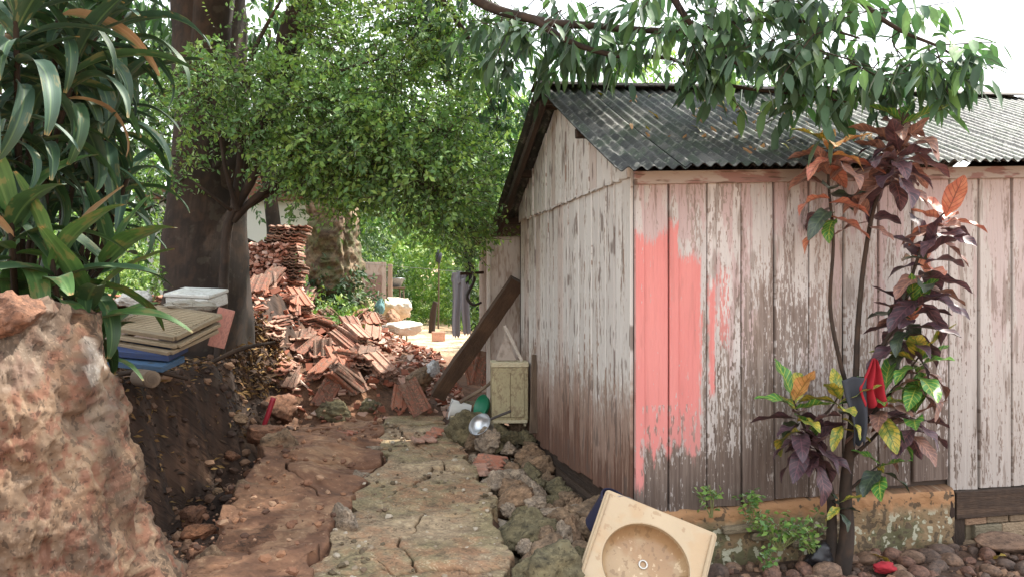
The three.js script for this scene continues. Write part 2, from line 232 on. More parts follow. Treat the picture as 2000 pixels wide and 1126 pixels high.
const frontMap = tex(2048, 1280, (u, v) => {
  const x = u * FW, y = v * FH, i = boardAt(x), lx = x - fb[i], s = i + 1;
  let c = woodTone(x, y, s);
  const str = 0.55 * fbm2(x * 70 + s * 5, y * 4.2, 311, 4) + 0.45 * fbm2(x * 30 + s * 3, y * 2.0, 313, 3), fine = fbm2(x * 150, y * 34, 317, 3), big = fbm2(x * 2.2 + 3, y * 1.3, 321, 3), strip = lx < 0.075 ? 1 : 0;
  c = mix3(c, [78, 62, 53], (0.62 * ss(0.95, 0.25, y + 0.7 * (big - 0.5) + 0.4 * (str - 0.5))) * (x < 2.43 ? 1 : 0.25));   // damp, darkened wood
  c = mix3(c, [168, 152, 144], 0.62 * ss(0.9, 1.9, y + 0.5 * (big - 0.5))); { const k = 0.92 + 0.15 * hash3(s, 11, 6); c = [c[0] * k, c[1] * k, c[2] * k]; }
  // white paint: how much is left
  let left = 0.34 + 0.50 * ss(0.7, 2.2, y) + 1.0 * (big - 0.5) + (strip ? 0.16 : 0) + 0.25 * (hash3(s, 3, 3) - 0.5);
  if (i >= 3 && i <= 5) left -= 0.30 * ss(2.0, 1.5, y) ; if (i <= 2) left += 0.22; if (x > 2.43) left = 0.92 + 0.3 * (big - 0.5); if (y < 0.62 && x < 2.43) left -= 0.7 * ss(0.75, 0.35, y);
  const cover = str * 0.55 + fine * 0.45, pw = ss(0.02, -0.02, cover - lerp(0.36, 0.62, clamp(left)));
  let p = mix3([208, 202, 197], [182, 175, 169], fbm2(x * 8 + s * 4, y * 3, 331, 4)); { const k = 0.92 + 0.10 * hash3(s, 13, 6); p = [p[0] * k, p[1] * k, p[2] * k]; } if (x > 2.43) p = mix3(p, [184, 174, 165], 0.35 + 0.5 * fbm2(x * 5, y * 2, 337, 3));
  // faded pink still clinging to the top of the boards
  const pinkN = fbm2(x * 12 + s, y * 1.7, 341, 3); p = mix3(p, [176, 148, 145], (x > 2.43 ? 0.4 : 0.7) * ss(0.49, 0.58, pinkN + 0.14 * (fine - 0.5) + 0.08 * ss(1.6, 2.4, y) - 0.05) * ss(0.9, 1.5, y));
  c = mix3(c, p, pw * lerp(0.72, 0.95, ss(0.5, 1.5, y)));
  // fresh salmon patch, brushed on
  const e = 0.05 * (fbm2(x * 30, y * 4, 351, 3) - 0.5) * 2, e2 = (y < 1.3 ? 0.14 : 0.07) * (fbm2(x * 22, y * 1.5, 353, 3) - 0.5) * 2; let inP = 0;
  const rect = (x0, x1, y0, y1) => { const q = x + e * 0.25, w = y + e2, dx = Math.min(q - x0, x1 - q), dy = Math.min(w - y0, y1 - w); return ss(-0.004, 0.014, Math.min(dx, dy * 0.22) + 0.022 * (fine - 0.5) + 0.012 * (str - 0.5)); };
  inP = Math.max(rect(-1, 0.26, 0.62, 2.09), rect(-1, 0.055, 0.36, 1.2), rect(0.235, 0.30, 0.72, 2.14), rect(0.235, 0.465, 0.62, 1.94), rect(0.455, 0.48, 0.9, 1.6), rect(0.525, 0.575, 0.98, 1.72));
  let sal = inP; sal = Math.max(sal, 0.75 * rect(0.61, 0.69, 1.30, 1.86) * ss(0.46, 0.52, cover), 0.7 * rect(0.513, 0.60, 1.4, 1.8) * ss(0.48, 0.54, cover));
  sal *= 1 - 0.8 * ss(0.31, 0.26, fine * 0.5 + str * 0.5 - (y < 0.8 ? 0.06 : 0)); if (y < 0.95) sal *= 1 - 0.7 * ss(0.56, 0.66, fbm2(x * 60, y * 14, 361, 3));
  const sc = mix3([196, 116, 110], [204, 132, 125], fbm2(x * 9, y * 2.2, 363, 4)); c = mix3(c, mix3(sc, [184, 126, 120], 0.6 * ss(1.0, 0.7, y) * (x > 0.235 ? 1 : 0.2)), sal);
  // stains and nail heads
  c = mix3(c, [84, 66, 54], (sal > 0.5 ? 0.08 : 0.35) * ss(0.62, 0.74, fbm2(x * 24, y * 3, 371, 4)));
  return c;
});
const frontBump = tex(1024, 640, (u, v) => { const x = u * FW, y = v * FH, s = boardAt(x) + 1; return g3(0.5 * fbm2(x * 70 + s * 9, y * 2.6 + s, 301, 4) + 0.3 * fbm2(x * 46 + s * 5, y * 3.2, 311, 4) + 0.2 * fbm2(x * 130, y * 24, 317, 2)); }, false);
const frontMat = M({ map: frontMap, bumpMap: frontBump, bumpScale: 0.012, roughness: 0.85 });
// vertical board: cross section [across, out] extruded upwards; ax = 'x' (front) or 'z' (side)
function vboard(sec, yb, yt, uvf, put) {
  const n = sec.length, pos = [], uv = [], idx = [], rows = 7;
  for (let k = 0; k < n; k++) { const a = sec[k], b = sec[(k + 1) % n]; const o = pos.length / 3;
    for (let r = 0; r <= rows; r++) for (const q of [a, b]) { const y = lerp(yb(q[0]), yt(q[0]), r / rows); const P = put(q[0], q[1], y); pos.push(...P); uv.push(...uvf(q[0], y)); }
    for (let r = 0; r < rows; r++) { const p = o + r * 2; idx.push(p, p + 1, p + 2, p + 1, p + 3, p + 2); } }
  for (const f of [yb, yt]) { const o = pos.length / 3; for (const q of sec) { pos.push(...put(q[0], q[1], f(q[0]))); uv.push(...uvf(q[0], f(q[0]))); } for (let k = 1; k + 1 < n; k++) f === yb ? idx.push(o, o + k, o + k + 1) : idx.push(o, o + k + 1, o + k); }
  return geo(pos, idx, uv);
}
reseed(77);
for (let i = 0; i + 1 < fb.length; i++) {
  const a = fb[i] + (i ? rr(0.003, 0.006) : 0), b = fb[i + 1] - rr(0.003, 0.006), w = rr(0.062, 0.08), o = rr(-0.006, 0.006), rg = rr(-0.006, 0.006), base = i < 9 ? 0.215 + 0.016 * i + rr(-0.02, 0.012) : 0.262, sl = rr(-0.05, 0.05);
  const bow = rr(-0.008, 0.008);
  const sec = [[a, 0], [a, 0.026], [a + 0.004, 0.030], [a + w - 0.004, 0.030], [a + w, 0.026], [a + w + 0.003, 0.0185], [a + w + 0.012, 0.020], [lerp(a + w, b, 0.5), 0.0215], [b - 0.006, 0.020], [b, 0.015], [b, 0]];
  part('board', vboard(sec, x => base + sl * (x - a), x => topY(x) - 0.0, (x, y) => [x / FW, y / FH], (x, z, y) => [x + rg * (y - 1.3), y, z + o + bow * Math.sin((y - 0.2) / 2.2 * Math.PI)]), frontMat, shed);
}
// side wall: lower boards and the gable boards that lap over them
const SL = 3.07, SH = 3.5, sideN = 20;
const sbx = []; reseed(91); { let z = 0; for (let i = 0; i <= sideN; i++) { sbx.push(z); z += SL / sideN * (0.9 + 0.2 * rnd()); } const k = SL / sbx[sideN]; for (let i = 0; i <= sideN; i++) sbx[i] *= k; }
const sideMap = tex(1536, 1536, (u, v) => {
  const z = u * SL, y = v * SH; let i = 0; while (i + 1 < sideN && z >= sbx[i + 1]) i++; const s = i + 40 + (y > 2.46 ? 30 : 0);
  const str = fbm2(z * 44 + s * 5, y * 2.6, 411, 4), fine = fbm2(z * 120, y * 22, 417, 3), big = fbm2(z * 1.6, y * 1.5, 421, 3);
  let c = mix3([196, 192, 186], [212, 208, 202], str); c = mix3(c, [176, 170, 164], 0.45 * hash3(s, 1, 1)); if (hash3(s, 5, 2) > 0.86) c = mix3(c, [176, 156, 146], 0.5);
  const wood = mix3([112, 92, 80], [146, 124, 108], fine); c = mix3(c, wood, 0.9 * ss(0.65, 0.71, str * 0.6 + fine * 0.4 + 0.04 * hash3(s, 2, 2) + 0.13 * ss(1.5, 0.7, y)));
  // splashed mud and bare wood low down
  const h = y + 0.75 * (str - 0.5) + 0.35 * (big - 0.5) + 0.30 * (hash3(s, 9, 4) - 0.5) - 0.12 * ss(1.8, 3.0, z);
  c = mix3(c, mix3([120, 92, 78], [152, 126, 110], fine), 0.8 * ss(1.15, 0.72, h + 0.5 * (fine - 0.5))); c = mix3(c, mix3([84, 58, 46], [118, 84, 66], str), 0.92 * ss(0.72, 0.40, h + 0.3 * (fine - 0.5)));
  c = mix3(c, [92, 78, 70], 0.6 * ss(0.66, 0.74, fbm2(z * 26, y * 5, 431, 4))); return c;
});
const sideBump = tex(512, 1024, (u, v) => { const z = u * SL, y = v * SH; return g3(0.6 * fbm2(z * 60, y * 2.6, 411, 4) + 0.4 * fbm2(z * 120, y * 22, 417, 2)); }, false);
const sideMat = M({ map: sideMap, bumpMap: sideBump, bumpScale: 0.010, roughness: 0.85 });
const RZ = -1.535, roofY = (x, z) => { const e = 2.465 - 0.02 + 0.055 * Math.max(0, x + 0.26), r = 3.436 + 0.040 * Math.max(0, x + 0.26); const t = z > RZ ? (z - RZ) / (0.323 - RZ) : (RZ - z) / (0.323 - RZ); return lerp(r, e, t); };
for (let i = 0; i < sideN; i++) {
  const g0 = rr(0.004, 0.010), a = sbx[i] + g0, b = sbx[i + 1] - g0, o = rr(-0.007, 0.007), base = 0.28 + rr(-0.03, 0.015), rg = rr(-0.004, 0.004);
  const sec = [[a, 0], [a, 0.017], [a + 0.004, 0.021], [b - 0.004, 0.021], [b, 0.017], [b, 0]].reverse();
  const put = (k) => (z, n, y) => [-(n + o + k), y, -z + rg * (y - 1.3)], uvf = (z, y) => [z / SL, y / SH];
  part('board', vboard(sec, () => base, () => 2.50, uvf, put(0.002)), sideMat, shed);
  part('gable_board', vboard(sec, () => 2.445 + rr(-0.012, 0.012), z => roofY(0, -z) - 0.05, uvf, put(0.024)), sideMat, shed);
}
const bareWood = tex(512, 512, (u, v) => { const a = tf(u, v, 4, 501, 5), g = tn2(u * 64, v * 4, 64, 511) * 0.6 + tn2(u * 128, v * 8, 128, 515) * 0.4; let c = mix3([92, 76, 62], [138, 118, 98], g); return mix3(c, [72, 60, 50], 0.4 * ss(0.4, 0.75, a)); });
const woodMat = M({ map: bareWood, bumpMap: reliefGrain, bumpScale: 0.006 });
const darkWood = M({ map: bareWood, color: rgb(140, 128, 120), bumpMap: reliefGrain, bumpScale: 0.008 });
const pinkWood = tex(512, 256, (u, v) => { const n = tf(u, v, 12, 521, 5), m = tn2(u * 8, v * 60, 60, 525); let c = mix3([172, 160, 152], [150, 118, 112], ss(0.45, 0.6, n)); return mix3(c, [112, 94, 84], ss(0.6, 0.72, m * 0.5 + n * 0.5)); });
// inner lining, back and far walls
part('lining', box(FW - 0.1, 2.2, SL - 0.04, FW / 2 + 0.01, 1.33, -SL / 2, 0, 0, 0, 0.002), M({ color: rgb(70, 58, 50) }), shed);
{ const s = new THREE.Shape([new THREE.Vector2(0.01, 2.2), new THREE.Vector2(SL - 0.01, 2.2), new THREE.Vector2(SL - 0.01, 2.46), new THREE.Vector2(SL / 2, 3.30), new THREE.Vector2(0.01, 2.46)]); for (const x of [0.004, FW - 0.06]) { const g = new THREE.ExtrudeGeometry(s, { depth: 0.03, bevelEnabled: false }); g.rotateY(Math.PI / 2); g.translate(x, 0, 0); part('gable_lining', g, M({ color: rgb(70, 58, 50) }), shed); } }
for (let i = 0; i < 15; i++) part('board', box(0.2, 2.2, 0.022, 0.12 + i * 0.305, 1.36, -SL - 0.014), sideMat, shed);
// head plank along the eaves
{ const g = box(FW, 0.085, 0.03, FW / 2 - 0.02, 0, 0.048, 0, 0, Math.atan(0.05), 0.004); g.translate(0, topY(FW / 2) - 0.03, 0); const uv = g.attributes.uv, p = g.attributes.position; for (let i = 0; i < p.count; i++) uv.setXY(i, p.getX(i) * 0.6, p.getY(i) * 2); part('head_plank', g, M({ map: pinkWood, bumpMap: reliefGrain, bumpScale: 0.004 }), shed); }
// rafters, purlins and barge boards under the roof
const roofThick = 0.02;
for (const z of [-0.55, -1.45, -1.62, -2.5, -3.25]) { const g = box(FW + 0.45, 0.07, 0.05, FW / 2, 0, z, 0, 0, 0.045); g.translate(0, roofY(FW / 2, z) - 0.085, 0); part('purlin', g, darkWood, shed); }
for (const x of [-0.2, 0.9, 2.0, 2.9, 3.9]) for (const s of [-1]) { const len = 2.05, a = Math.atan2(0.97, 1.858), zc = RZ + s * 0.88; const g = box(0.05, 0.075, len, x, roofY(x, zc) - 0.15, zc, 0, s * a, 0); part('rafter', g, darkWood, shed); }
// corrugated sheets
const roofMap = tex(1024, 1024, (u, v) => { const a = tf(u, v, 5, 601, 6), b = tf(u, v, 36, 611, 4), c = tf(u, v, 14, 621, 4), d = tf(u, v, 3, 631, 5); let k = mix3([48, 48, 45], [84, 82, 77], ss(0.35, 0.68, a)); k = mix3(k, [48, 58, 42], 0.7 * ss(0.48, 0.6, c)); k = mix3(k, [38, 36, 34], 0.6 * ss(0.52, 0.62, d)); k = mix3(k, [128, 126, 116], 0.6 * ss(0.63, 0.70, b)); return mix3(k, [30, 29, 28], 0.6 * ss(0.36, 0.28, b)); });
const roofMats = [1, 0.86, 1.16].map((k, i) => M({ map: withRepeat(roofMap, 0.8 + i * 0.12, 0.8), color: new THREE.Color().setRGB(k, k, k), bumpMap: reliefGrain, bumpScale: 0.008, roughness: 0.62 }));
reseed(303);
function sheet(x0, w, side, m, lift) {
  const nx = Math.round(w / 0.0105), nz = 10, pos = [], idx = [], uv = []; const tw = rr(-0.006, 0.006), ov = rr(-0.02, 0.03);
  const z0 = RZ, z1 = side > 0 ? 0.323 + ov : 2 * RZ - 0.323 - ov;
  for (const th of [0, -0.008]) for (let j = 0; j <= nz; j++) for (let i = 0; i <= nx; i++) { const x = x0 + w * i / nx, z = lerp(z0, z1, j / nz); const sag = -0.012 * Math.sin(j / nz * Math.PI);
    pos.push(x, roofY(x, z) + lift * (0.5 + 0.5 * j / nz) + th + sag + tw * (i / nx - 0.5) * j / nz + 0.0125 * Math.cos((x + 0.258) / 0.084 * Math.PI * 2), z); uv.push(x, j / nz * 2.1); }
  const W = nx + 1, N = W * (nz + 1);
  for (let j = 0; j < nz; j++) for (let i = 0; i < nx; i++) { const a = j * W + i; const f = side > 0; f ? idx.push(a, a + W, a + 1, a + 1, a + W, a + W + 1) : idx.push(a, a + 1, a + W, a + 1, a + W + 1, a + W); const b = a + N; f ? idx.push(b, b + 1, b + W, b + 1, b + W + 1, b + W) : idx.push(b, b + W, b + 1, b + 1, b + W, b + W + 1); }
  const edge = (a, b) => idx.push(a, b, a + N, b, b + N, a + N, a, a + N, b, b, a + N, b + N);
  for (let i = 0; i < nx; i++) edge(nz * W + i, nz * W + i + 1); for (let j = 0; j < nz; j++) { edge(j * W, (j + 1) * W); edge(j * W + nx, (j + 1) * W + nx); }
  return geo(pos, idx, uv);
}
for (let i = 0; i < 11; i++) for (const s of [1, -1]) part('roof_sheet', sheet(-0.258 + i * 0.462, 0.504, s, 0, 0.010 * (i % 2) + 0.002), roofMats[(i * 7 + (s > 0 ? 0 : 1)) % 3], shed);
{ // ridge cap
  const sec = []; for (let k = 0; k <= 8; k++) { const a = lerp(-1, 1, k / 8); sec.push([a * 0.13, -Math.pow(Math.abs(a), 1.6) * 0.055 + 0.045]); }
  for (let q = 0; q < 5; q++) { const pos = [], idx = [], uv = [], n = 12, x0 = -0.27 + q * 0.98, w = 1.02; for (const th of [0, -0.008]) for (let i = 0; i <= n; i++) for (const [z, y] of sec) { const x = x0 + w * i / n; pos.push(x, roofY(x, RZ) + y + th + 0.006 * q % 0.012, RZ + z); uv.push(x, z * 4); } const W = sec.length, N = W * (n + 1);
    for (let i = 0; i < n; i++) for (let k = 0; k + 1 < W; k++) { const a = i * W + k; idx.push(a, a + 1, a + W, a + 1, a + W + 1, a + W); const b = a + N; idx.push(b, b + W, b + 1, b + 1, b + W, b + W + 1); } for (const i of [0, n]) for (let k = 0; k + 1 < W; k++) { const a = i * W + k; idx.push(a, a + 1, a + N, a + 1, a + N + 1, a + N); }
    part('ridge_cap', geo(pos, idx, uv), M({ map: withRepeat(roofMap, 1, 1), color: rgb(255, 214, 196), roughness: 0.8 }), shed); } }
// plinth under the front
const plinthMap = tex(1024, 512, (u, v) => { const x = u * 2.6, y = v * 0.5, a = fbm2(x * 5, y * 6, 701, 5), b = fbm2(x * 24, y * 24, 711, 4), m = fbm2(x * 3 + 7, y * 4, 721, 4); let c = mix3([116, 94, 68], [150, 126, 94], a); c = mix3(c, [164, 120, 82], 0.85 * ss(0.37, 0.43, y + 0.10 * (a - 0.5) + 0.10 * (b - 0.5)));
  c = mix3(c, [84, 82, 56], 0.85 * ss(0.46, 0.56, m * 0.7 + b * 0.3) * ss(0.40, 0.34, y + 0.1 * (b - 0.5))); c = mix3(c, [186, 182, 160], 0.8 * ss(0.62, 0.66, b) * ss(0.40, 0.34, y)); c = mix3(c, [70, 58, 44], 0.7 * ss(0.38, 0.32, b)); return mix3(c, [112, 74, 50], 0.6 * ss(0.14, 0.04, y + 0.1 * (a - 0.5))); });
{
  const nx = 130, ny = 24, pos = [], idx = [], uv = [], x0 = -0.02, x1 = 2.43;
  for (let j = 0; j <= ny + 4; j++) for (let i = 0; i <= nx; i++) { const x = lerp(x0, x1, i / nx), r = 0.05 * (fbm2(x * 4, 1, 731, 4) - 0.5), yt = 0.235 + 0.02 * x + r, y = lerp(-0.25, yt, Math.min(1, j / ny)), z = (j > ny ? lerp(0.06, -0.05, (j - ny) / 4) : 0.065) + 0.035 * (fbm2(x * 7, y * 7, 741, 4) - 0.5) + 0.015 * (fbm2(x * 26, y * 26, 745, 2) - 0.5) - (j === ny ? 0.015 : 0); pos.push(x, y + (j > ny ? 0.005 * (j - ny) : 0), z); uv.push((x - x0) / 2.6, (y + 0.25) / 0.52); }
  const W = nx + 1; for (let j = 0; j < ny + 4; j++) for (let i = 0; i < nx; i++) { const a = j * W + i; idx.push(a, a + 1, a + W, a + 1, a + W + 1, a + W); }
  const pl = part('plinth', geo(pos, idx, uv), M({ map: plinthMap, bumpMap: withRepeat(reliefPits, 3, 1), bumpScale: 0.02 }), shed);
  part('plinth_end', box(0.05, 0.46, 0.10, 2.415, 0.02, 0.02, 0, 0, 0, 0.012), M({ map: bareWood, color: rgb(120, 100, 88) }), pl);
  const stoneM = M({ color: rgb(150, 136, 112), map: dirtMap, bumpMap: reliefPits, bumpScale: 0.02 });
  for (const [x, y, w, h] of [[0.74, 0.115, 0.30, 0.055], [0.98, 0.055, 0.36, 0.06], [1.22, -0.01, 0.24, 0.05], [1.42, 0.06, 0.2, 0.06]]) part('stone', box(w, h, 0.06, x, y, 0.085, 0, 0, rr(-0.04, 0.04), 0.02), stoneM, pl);
}
part('side_sill', box(0.10, 0.12, SL, 0.05, 0.22, -SL / 2), darkWood, shed);
part('side_footing', box(0.16, 0.40, SL, 0.10, 0.0, -SL / 2), M({ color: rgb(80, 64, 52), bumpMap: reliefPits, bumpScale: 0.03 }), shed);
// right end: dark beam over a brick footing
part('sill_beam', box(2.15, 0.195, 0.06, 3.53, 0.155, 0.035), M({ map: withRepeat(bareWood, 1, 1), color: rgb(172, 158, 150), bumpMap: reliefGrain, bumpScale: 0.012 }), shed).geometry.rotateZ(0);
part('post', box(0.09, 0.36, 0.09, 2.50, -0.06, 0.0), darkWood, shed);
{ const cols = [rgb(150, 128, 102), rgb(134, 112, 88), rgb(152, 120, 94), rgb(124, 112, 90)].map(c => M({ color: c, bumpMap: reliefPits, bumpScale: 0.02 })); reseed(55);
  for (let r = 0; r < 3; r++) for (let i = 0; i < 11; i++) { const w = r === 0 ? 0.185 : 0.235, h = r === 0 ? 0.05 : 0.105, y = [0.028, -0.055, -0.165][r], x = 2.64 + i * (w + 0.012) + (r === 1 ? 0.1 : 0); part('brick', box(w, h, 0.1, x, y, -0.002 + rr(-0.008, 0.012), rr(-0.03, 0.03), 0, rr(-0.015, 0.015), 0.008), pick(cols), shed); }
  part('mortar', box(2.0, 0.32, 0.07, 3.58, -0.09, -0.02), M({ color: rgb(120, 106, 84), bumpMap: reliefPits, bumpScale: 0.02 }), shed); }
// ------------------------------------------------------------ clay roof tiles: heap, stacks, loose ones
const TW = 0.235, TL = 0.40;
function tileGeo(len, jag, s) {                         // interlocking tile: two pans, ribs and a side roll, x across, y up, z along
  const top = [[-0.1175, 0.012], [-0.108, 0.030], [-0.090, 0.030], [-0.080, 0.014], [-0.045, 0.011], [-0.016, 0.014], [-0.008, 0.030], [0.010, 0.030], [0.018, 0.014], [0.055, 0.011], [0.082, 0.014], [0.094, 0.026], [0.1175, 0.020]];
  const pos = [], idx = [], n = top.length, ns = 5;
  const zt = (i, e) => { const h = len / 2; return e < 0 ? -h : h - (jag ? jag * (hash3(i, s, 3) * 0.7 + 0.3 * (i / n)) : 0); };
  for (const under of [0, 1]) for (let k = 0; k <= ns; k++) for (let i = 0; i < n; i++) { const z = lerp(zt(i, -1), zt(i, 1), k / ns); const lip = k === 0 ? -0.012 : (k === ns && !jag ? 0.006 : 0); pos.push(top[i][0], top[i][1] + (under ? -0.013 : 0) + (under && k === 0 ? -0.012 : 0) + (under ? 0 : lip * 0.3), z); }
  const N = n * (ns + 1);
  for (let k = 0; k < ns; k++) for (let i = 0; i + 1 < n; i++) { const a = k * n + i; idx.push(a, a + n, a + 1, a + 1, a + n, a + n + 1); const b = a + N; idx.push(b, b + 1, b + n, b + 1, b + n + 1, b + n); }
  const q = (a, b) => idx.push(a, b, a + N, b, b + N, a + N);
  for (let i = 0; i + 1 < n; i++) { q(i, i + 1); q(ns * n + i + 1, ns * n + i); } for (let k = 0; k < ns; k++) { q((k + 1) * n, k * n); q(k * n + n - 1, (k + 1) * n + n - 1); }
  const g0 = geo(pos, idx, null); const g = toCreasedNormals(g0, 0.6); const p = g.attributes.position, uv = []; for (let i = 0; i < p.count; i++) uv.push(p.getX(i) * 2.2 + p.getY(i), p.getZ(i) * 2.2 + p.getY(i)); g.setAttribute('uv', new THREE.Float32BufferAttribute(uv, 2)); return g;
}
const tileGeos = [tileGeo(TL, 0, 1), tileGeo(TL, 0, 2), tileGeo(0.27, 0.10, 3), tileGeo(0.33, 0.12, 4), tileGeo(0.20, 0.09, 5)];
const tileMap = (a, b, dk, s) => tex(256, 256, (u, v) => { const n = tf(u, v, 4, 801 + s, 5), m = tf(u, v, 24, 811 + s, 3); let c = mix3(a, b, ss(0.3, 0.7, n)); c = mix3(c, dk, 0.75 * ss(0.50, 0.62, n * 0.5 + m * 0.5 + 0.02 * s)); return mix3(c, [150, 126, 108], 0.7 * ss(0.46, 0.72, m * 0.7 + n * 0.3)); });
const tileMats = [tileMap([160, 102, 80], [180, 124, 100], [112, 76, 62], 0), tileMap([142, 92, 74], [166, 116, 96], [92, 66, 54], 3), tileMap([132, 98, 82], [162, 128, 108], [86, 68, 58], 5), tileMap([172, 130, 110], [188, 150, 130], [124, 90, 76], 1)].map(t => M({ map: t, bumpMap: reliefGrain, bumpScale: 0.006, roughness: 0.9 }));
function tile(k, m, p, e, label, group, q) { const o = new THREE.Mesh(tileGeos[k], tileMats[m]); o.name = numbered('clay_tile'); o.castShadow = o.receiveShadow = true; o.position.copy(p); if (q) o.quaternion.copy(q); else o.rotation.set(...e); scene.add(o); return tag(o, label, 'roof tile', group); }
reseed(2024);
// leaning runs of tiles over the heap: [px-free] x, d, count, turn, lean
const surf = (x, d) => groundY(x, d) ;
const heapLabel = 'clay roof tile lying in the slumped heap of tiles beside the leaning beam', heapGroup = 'tiles of the slumped heap';
const runs = [];
for (let i = 0; i < 150 && runs.length < 62; i++) { const d = lerp(8.75, 12.4, Math.pow(rnd(), 0.85)), x = lerp(-3.55 - 0.1 * (d - 9), wallX(d) - 0.75, rnd()); const ax = (x + 2.15 + 0.17 * (d - 9.5)) / 1.55; if ((d > 9.6 && heapY(x, d) < 0.16) || (ax > 0.25 && d > 9.4)) continue; runs.push([x, d, 2 + Math.floor(rnd() * 4), rr(-0.8, 0.8) + (rnd() < 0.3 ? 1.4 : 0), rr(-0.35, 0.6)]); }
let nt = 0;
for (const [x, d, n, turn, lean] of runs) {
  const q = new THREE.Quaternion().setFromEuler(new THREE.Euler(lean + 0.18, turn, rr(-0.35, 0.35), 'YXZ')), up = V3(0, 1, 0).applyQuaternion(q);
  const p0 = V3(x, surf(x, d) + 0.05 + 0.12 * Math.abs(Math.sin(lean)), -d);
  for (let k = 0; k < n && nt < 215; k++, nt++) { const p = p0.clone().addScaledVector(up, k * 0.034).add(V3(rr(-0.03, 0.03), 0, rr(-0.03, 0.03)));
    const tk = rnd() < 0.62 ? pick([0, 1]) : pick([2, 3, 4]), tm = Math.floor(rnd() * 4), fx = (x + 2.15 + 0.17 * (d - 9.5)); tile(tk, tm, p, null, `${tk < 2 ? 'whole' : 'broken'} ${['orange', 'dark red', 'brown', 'pink'][tm]} tile ${k === 0 ? 'at bottom of' : k === n - 1 ? 'on top of' : 'within'} a leaning run, ${d < 9.8 ? 'front' : d < 11.1 ? 'middle' : 'back'} ${fx < -0.5 ? 'left' : fx < 0.4 ? 'centre' : 'right'} of the heap`, heapGroup, q.clone().multiply(new THREE.Quaternion().setFromEuler(new THREE.Euler(rr(-0.06, 0.06), rr(-0.15, 0.15), rr(-0.06, 0.06))))); }
}
// shards
{ const gs = []; for (let i = 0; i < 1500; i++) { const d = lerp(8.3, 12.8, rnd()), x = lerp(-3.6, wallX(d) - 0.35, rnd()); if (heapY(x, d) < 0.06 && rnd() < 0.85) continue; const s = rr(0.03, 0.11), g = new THREE.BoxGeometry(s, 0.016, s * rr(0.5, 1.4)).toNonIndexed(); g.deleteAttribute('uv');
    const p = g.attributes.position; for (let k = 0; k < p.count; k++) p.setX(k, p.getX(k) * (p.getZ(k) > 0 ? 0.5 + 0.4 * hash3(i, 1, 1) : 1)); g.computeVertexNormals(); g.applyMatrix4(new THREE.Matrix4().compose(V3(x, surf(x, d) + rr(0.0, 0.10) * clamp(heapY(x, d) * 4), -d), new THREE.Quaternion().setFromEuler(new THREE.Euler(rr(-0.9, 0.9), rr(0, 6), rr(-0.9, 0.9))), V3(1, 1, 1)));
    const c = pick([L(168, 104, 80), L(148, 92, 72), L(196, 158, 138), L(122, 84, 68), L(214, 190, 174)]); tint(g, () => c); gs.push(g); }
  tag(single('tile_shards', mergeGeometries(gs), M({ vertexColors: true, bumpMap: reliefGrain, bumpScale: 0.004 })), 'broken clay tile shards strewn over the heap', 'tile shards', null, 'stuff'); }
// loose tiles on and beside the path
for (const [px, py, d, k, m, e, label] of [
  [668, 848, 7.65, 3, 0, [0.05, 0.9, 0.02], 'single clay roof tile lying flat on the cracked path'],
  [960, 905, 6.9, 3, 0, [0.22, 1.25, 0.15], 'broken orange clay tile lying across stones beside the path slab'],
  [945, 918, 6.75, 4, 3, [0.1, 1.7, 0.1], 'small tile fragment lying under the broken orange tile by the slab edge'],
  [810, 775, 8.6, 0, 1, [1.25, 0.5, 0.2], 'upright clay tile standing against the foot of the leaning beam'],
  [785, 780, 8.75, 3, 0, [1.15, -0.1, -0.15], 'upright clay tile left of the beam foot, half hidden by its neighbour'],
  [830, 862, 7.45, 4, 3, [0.15, 0.4, -0.1], 'tile fragment on the path slab below the beam'],
  [850, 850, 7.7, 4, 0, [0.3, 1.1, 0.1], 'tile fragment resting on the path edge near the saucepan'],
  [640, 765, 8.75, 0, 1, [0.95, -0.35, 0.1], 'large ribbed tile leaning forward at the front of the heap'],
  [690, 745, 8.9, 1, 2, [0.8, 0.5, -0.12], 'greyish ribbed tile leaning right at the front of the heap'],
  [630, 690, 9.5, 0, 2, [1.0, 0.15, 0.05], 'greyish ribbed tile standing upright in the middle of the heap'],
  [700, 695, 9.5, 1, 1, [0.55, 0.7, 0.3], 'brown ribbed tile tilted right in the middle of the heap'],
  [925, 715, 8.9, 0, 0, [1.3, 0.25, 0.1], 'orange tile standing upright beside the cream cabinet'],
  [945, 720, 8.8, 0, 1, [1.3, -0.2, -0.1], 'brown tile standing upright against the cream cabinet'],
]) { const p = at(px, py, d); p.y = Math.max(p.y, surf(p.x, d) + 0.04); tile(k, m, p, e, label); }
// neat stack by the ruined wall
{ const label = 'clay roof tile laid flat in the tall stack beside the mossy ruin', group = 'tiles of the tall stack'; reseed(31);
  let y = 1.30; for (let k = 0; k < 34; k++) { const sh = 0.03 * Math.sin(k * 0.4 + 0.5) + (k > 12 && k < 20 ? 0.05 : 0) + 0.20 * k / 31; for (let q = 0; q < 2; q++) tile(pick([0, 1]), k > 17 && k < 22 ? 2 : Math.floor(rnd() * 4), V3(-3.52 + sh + q * 0.245 + rr(-0.02, 0.02), y, -11.0 + rr(-0.03, 0.03)), [rr(-0.03, 0.03), rr(-0.1, 0.1) + (rnd() < 0.5 ? Math.PI : 0), rr(-0.02, 0.02) + 0.03], `${['bottom', 'lower middle', 'upper middle', 'top'][Math.min(3, Math.floor(k / 8))]} ${q ? 'right' : 'left'} hand tile of the tall stack beside the mossy ruin`, group); y += 0.041; } }
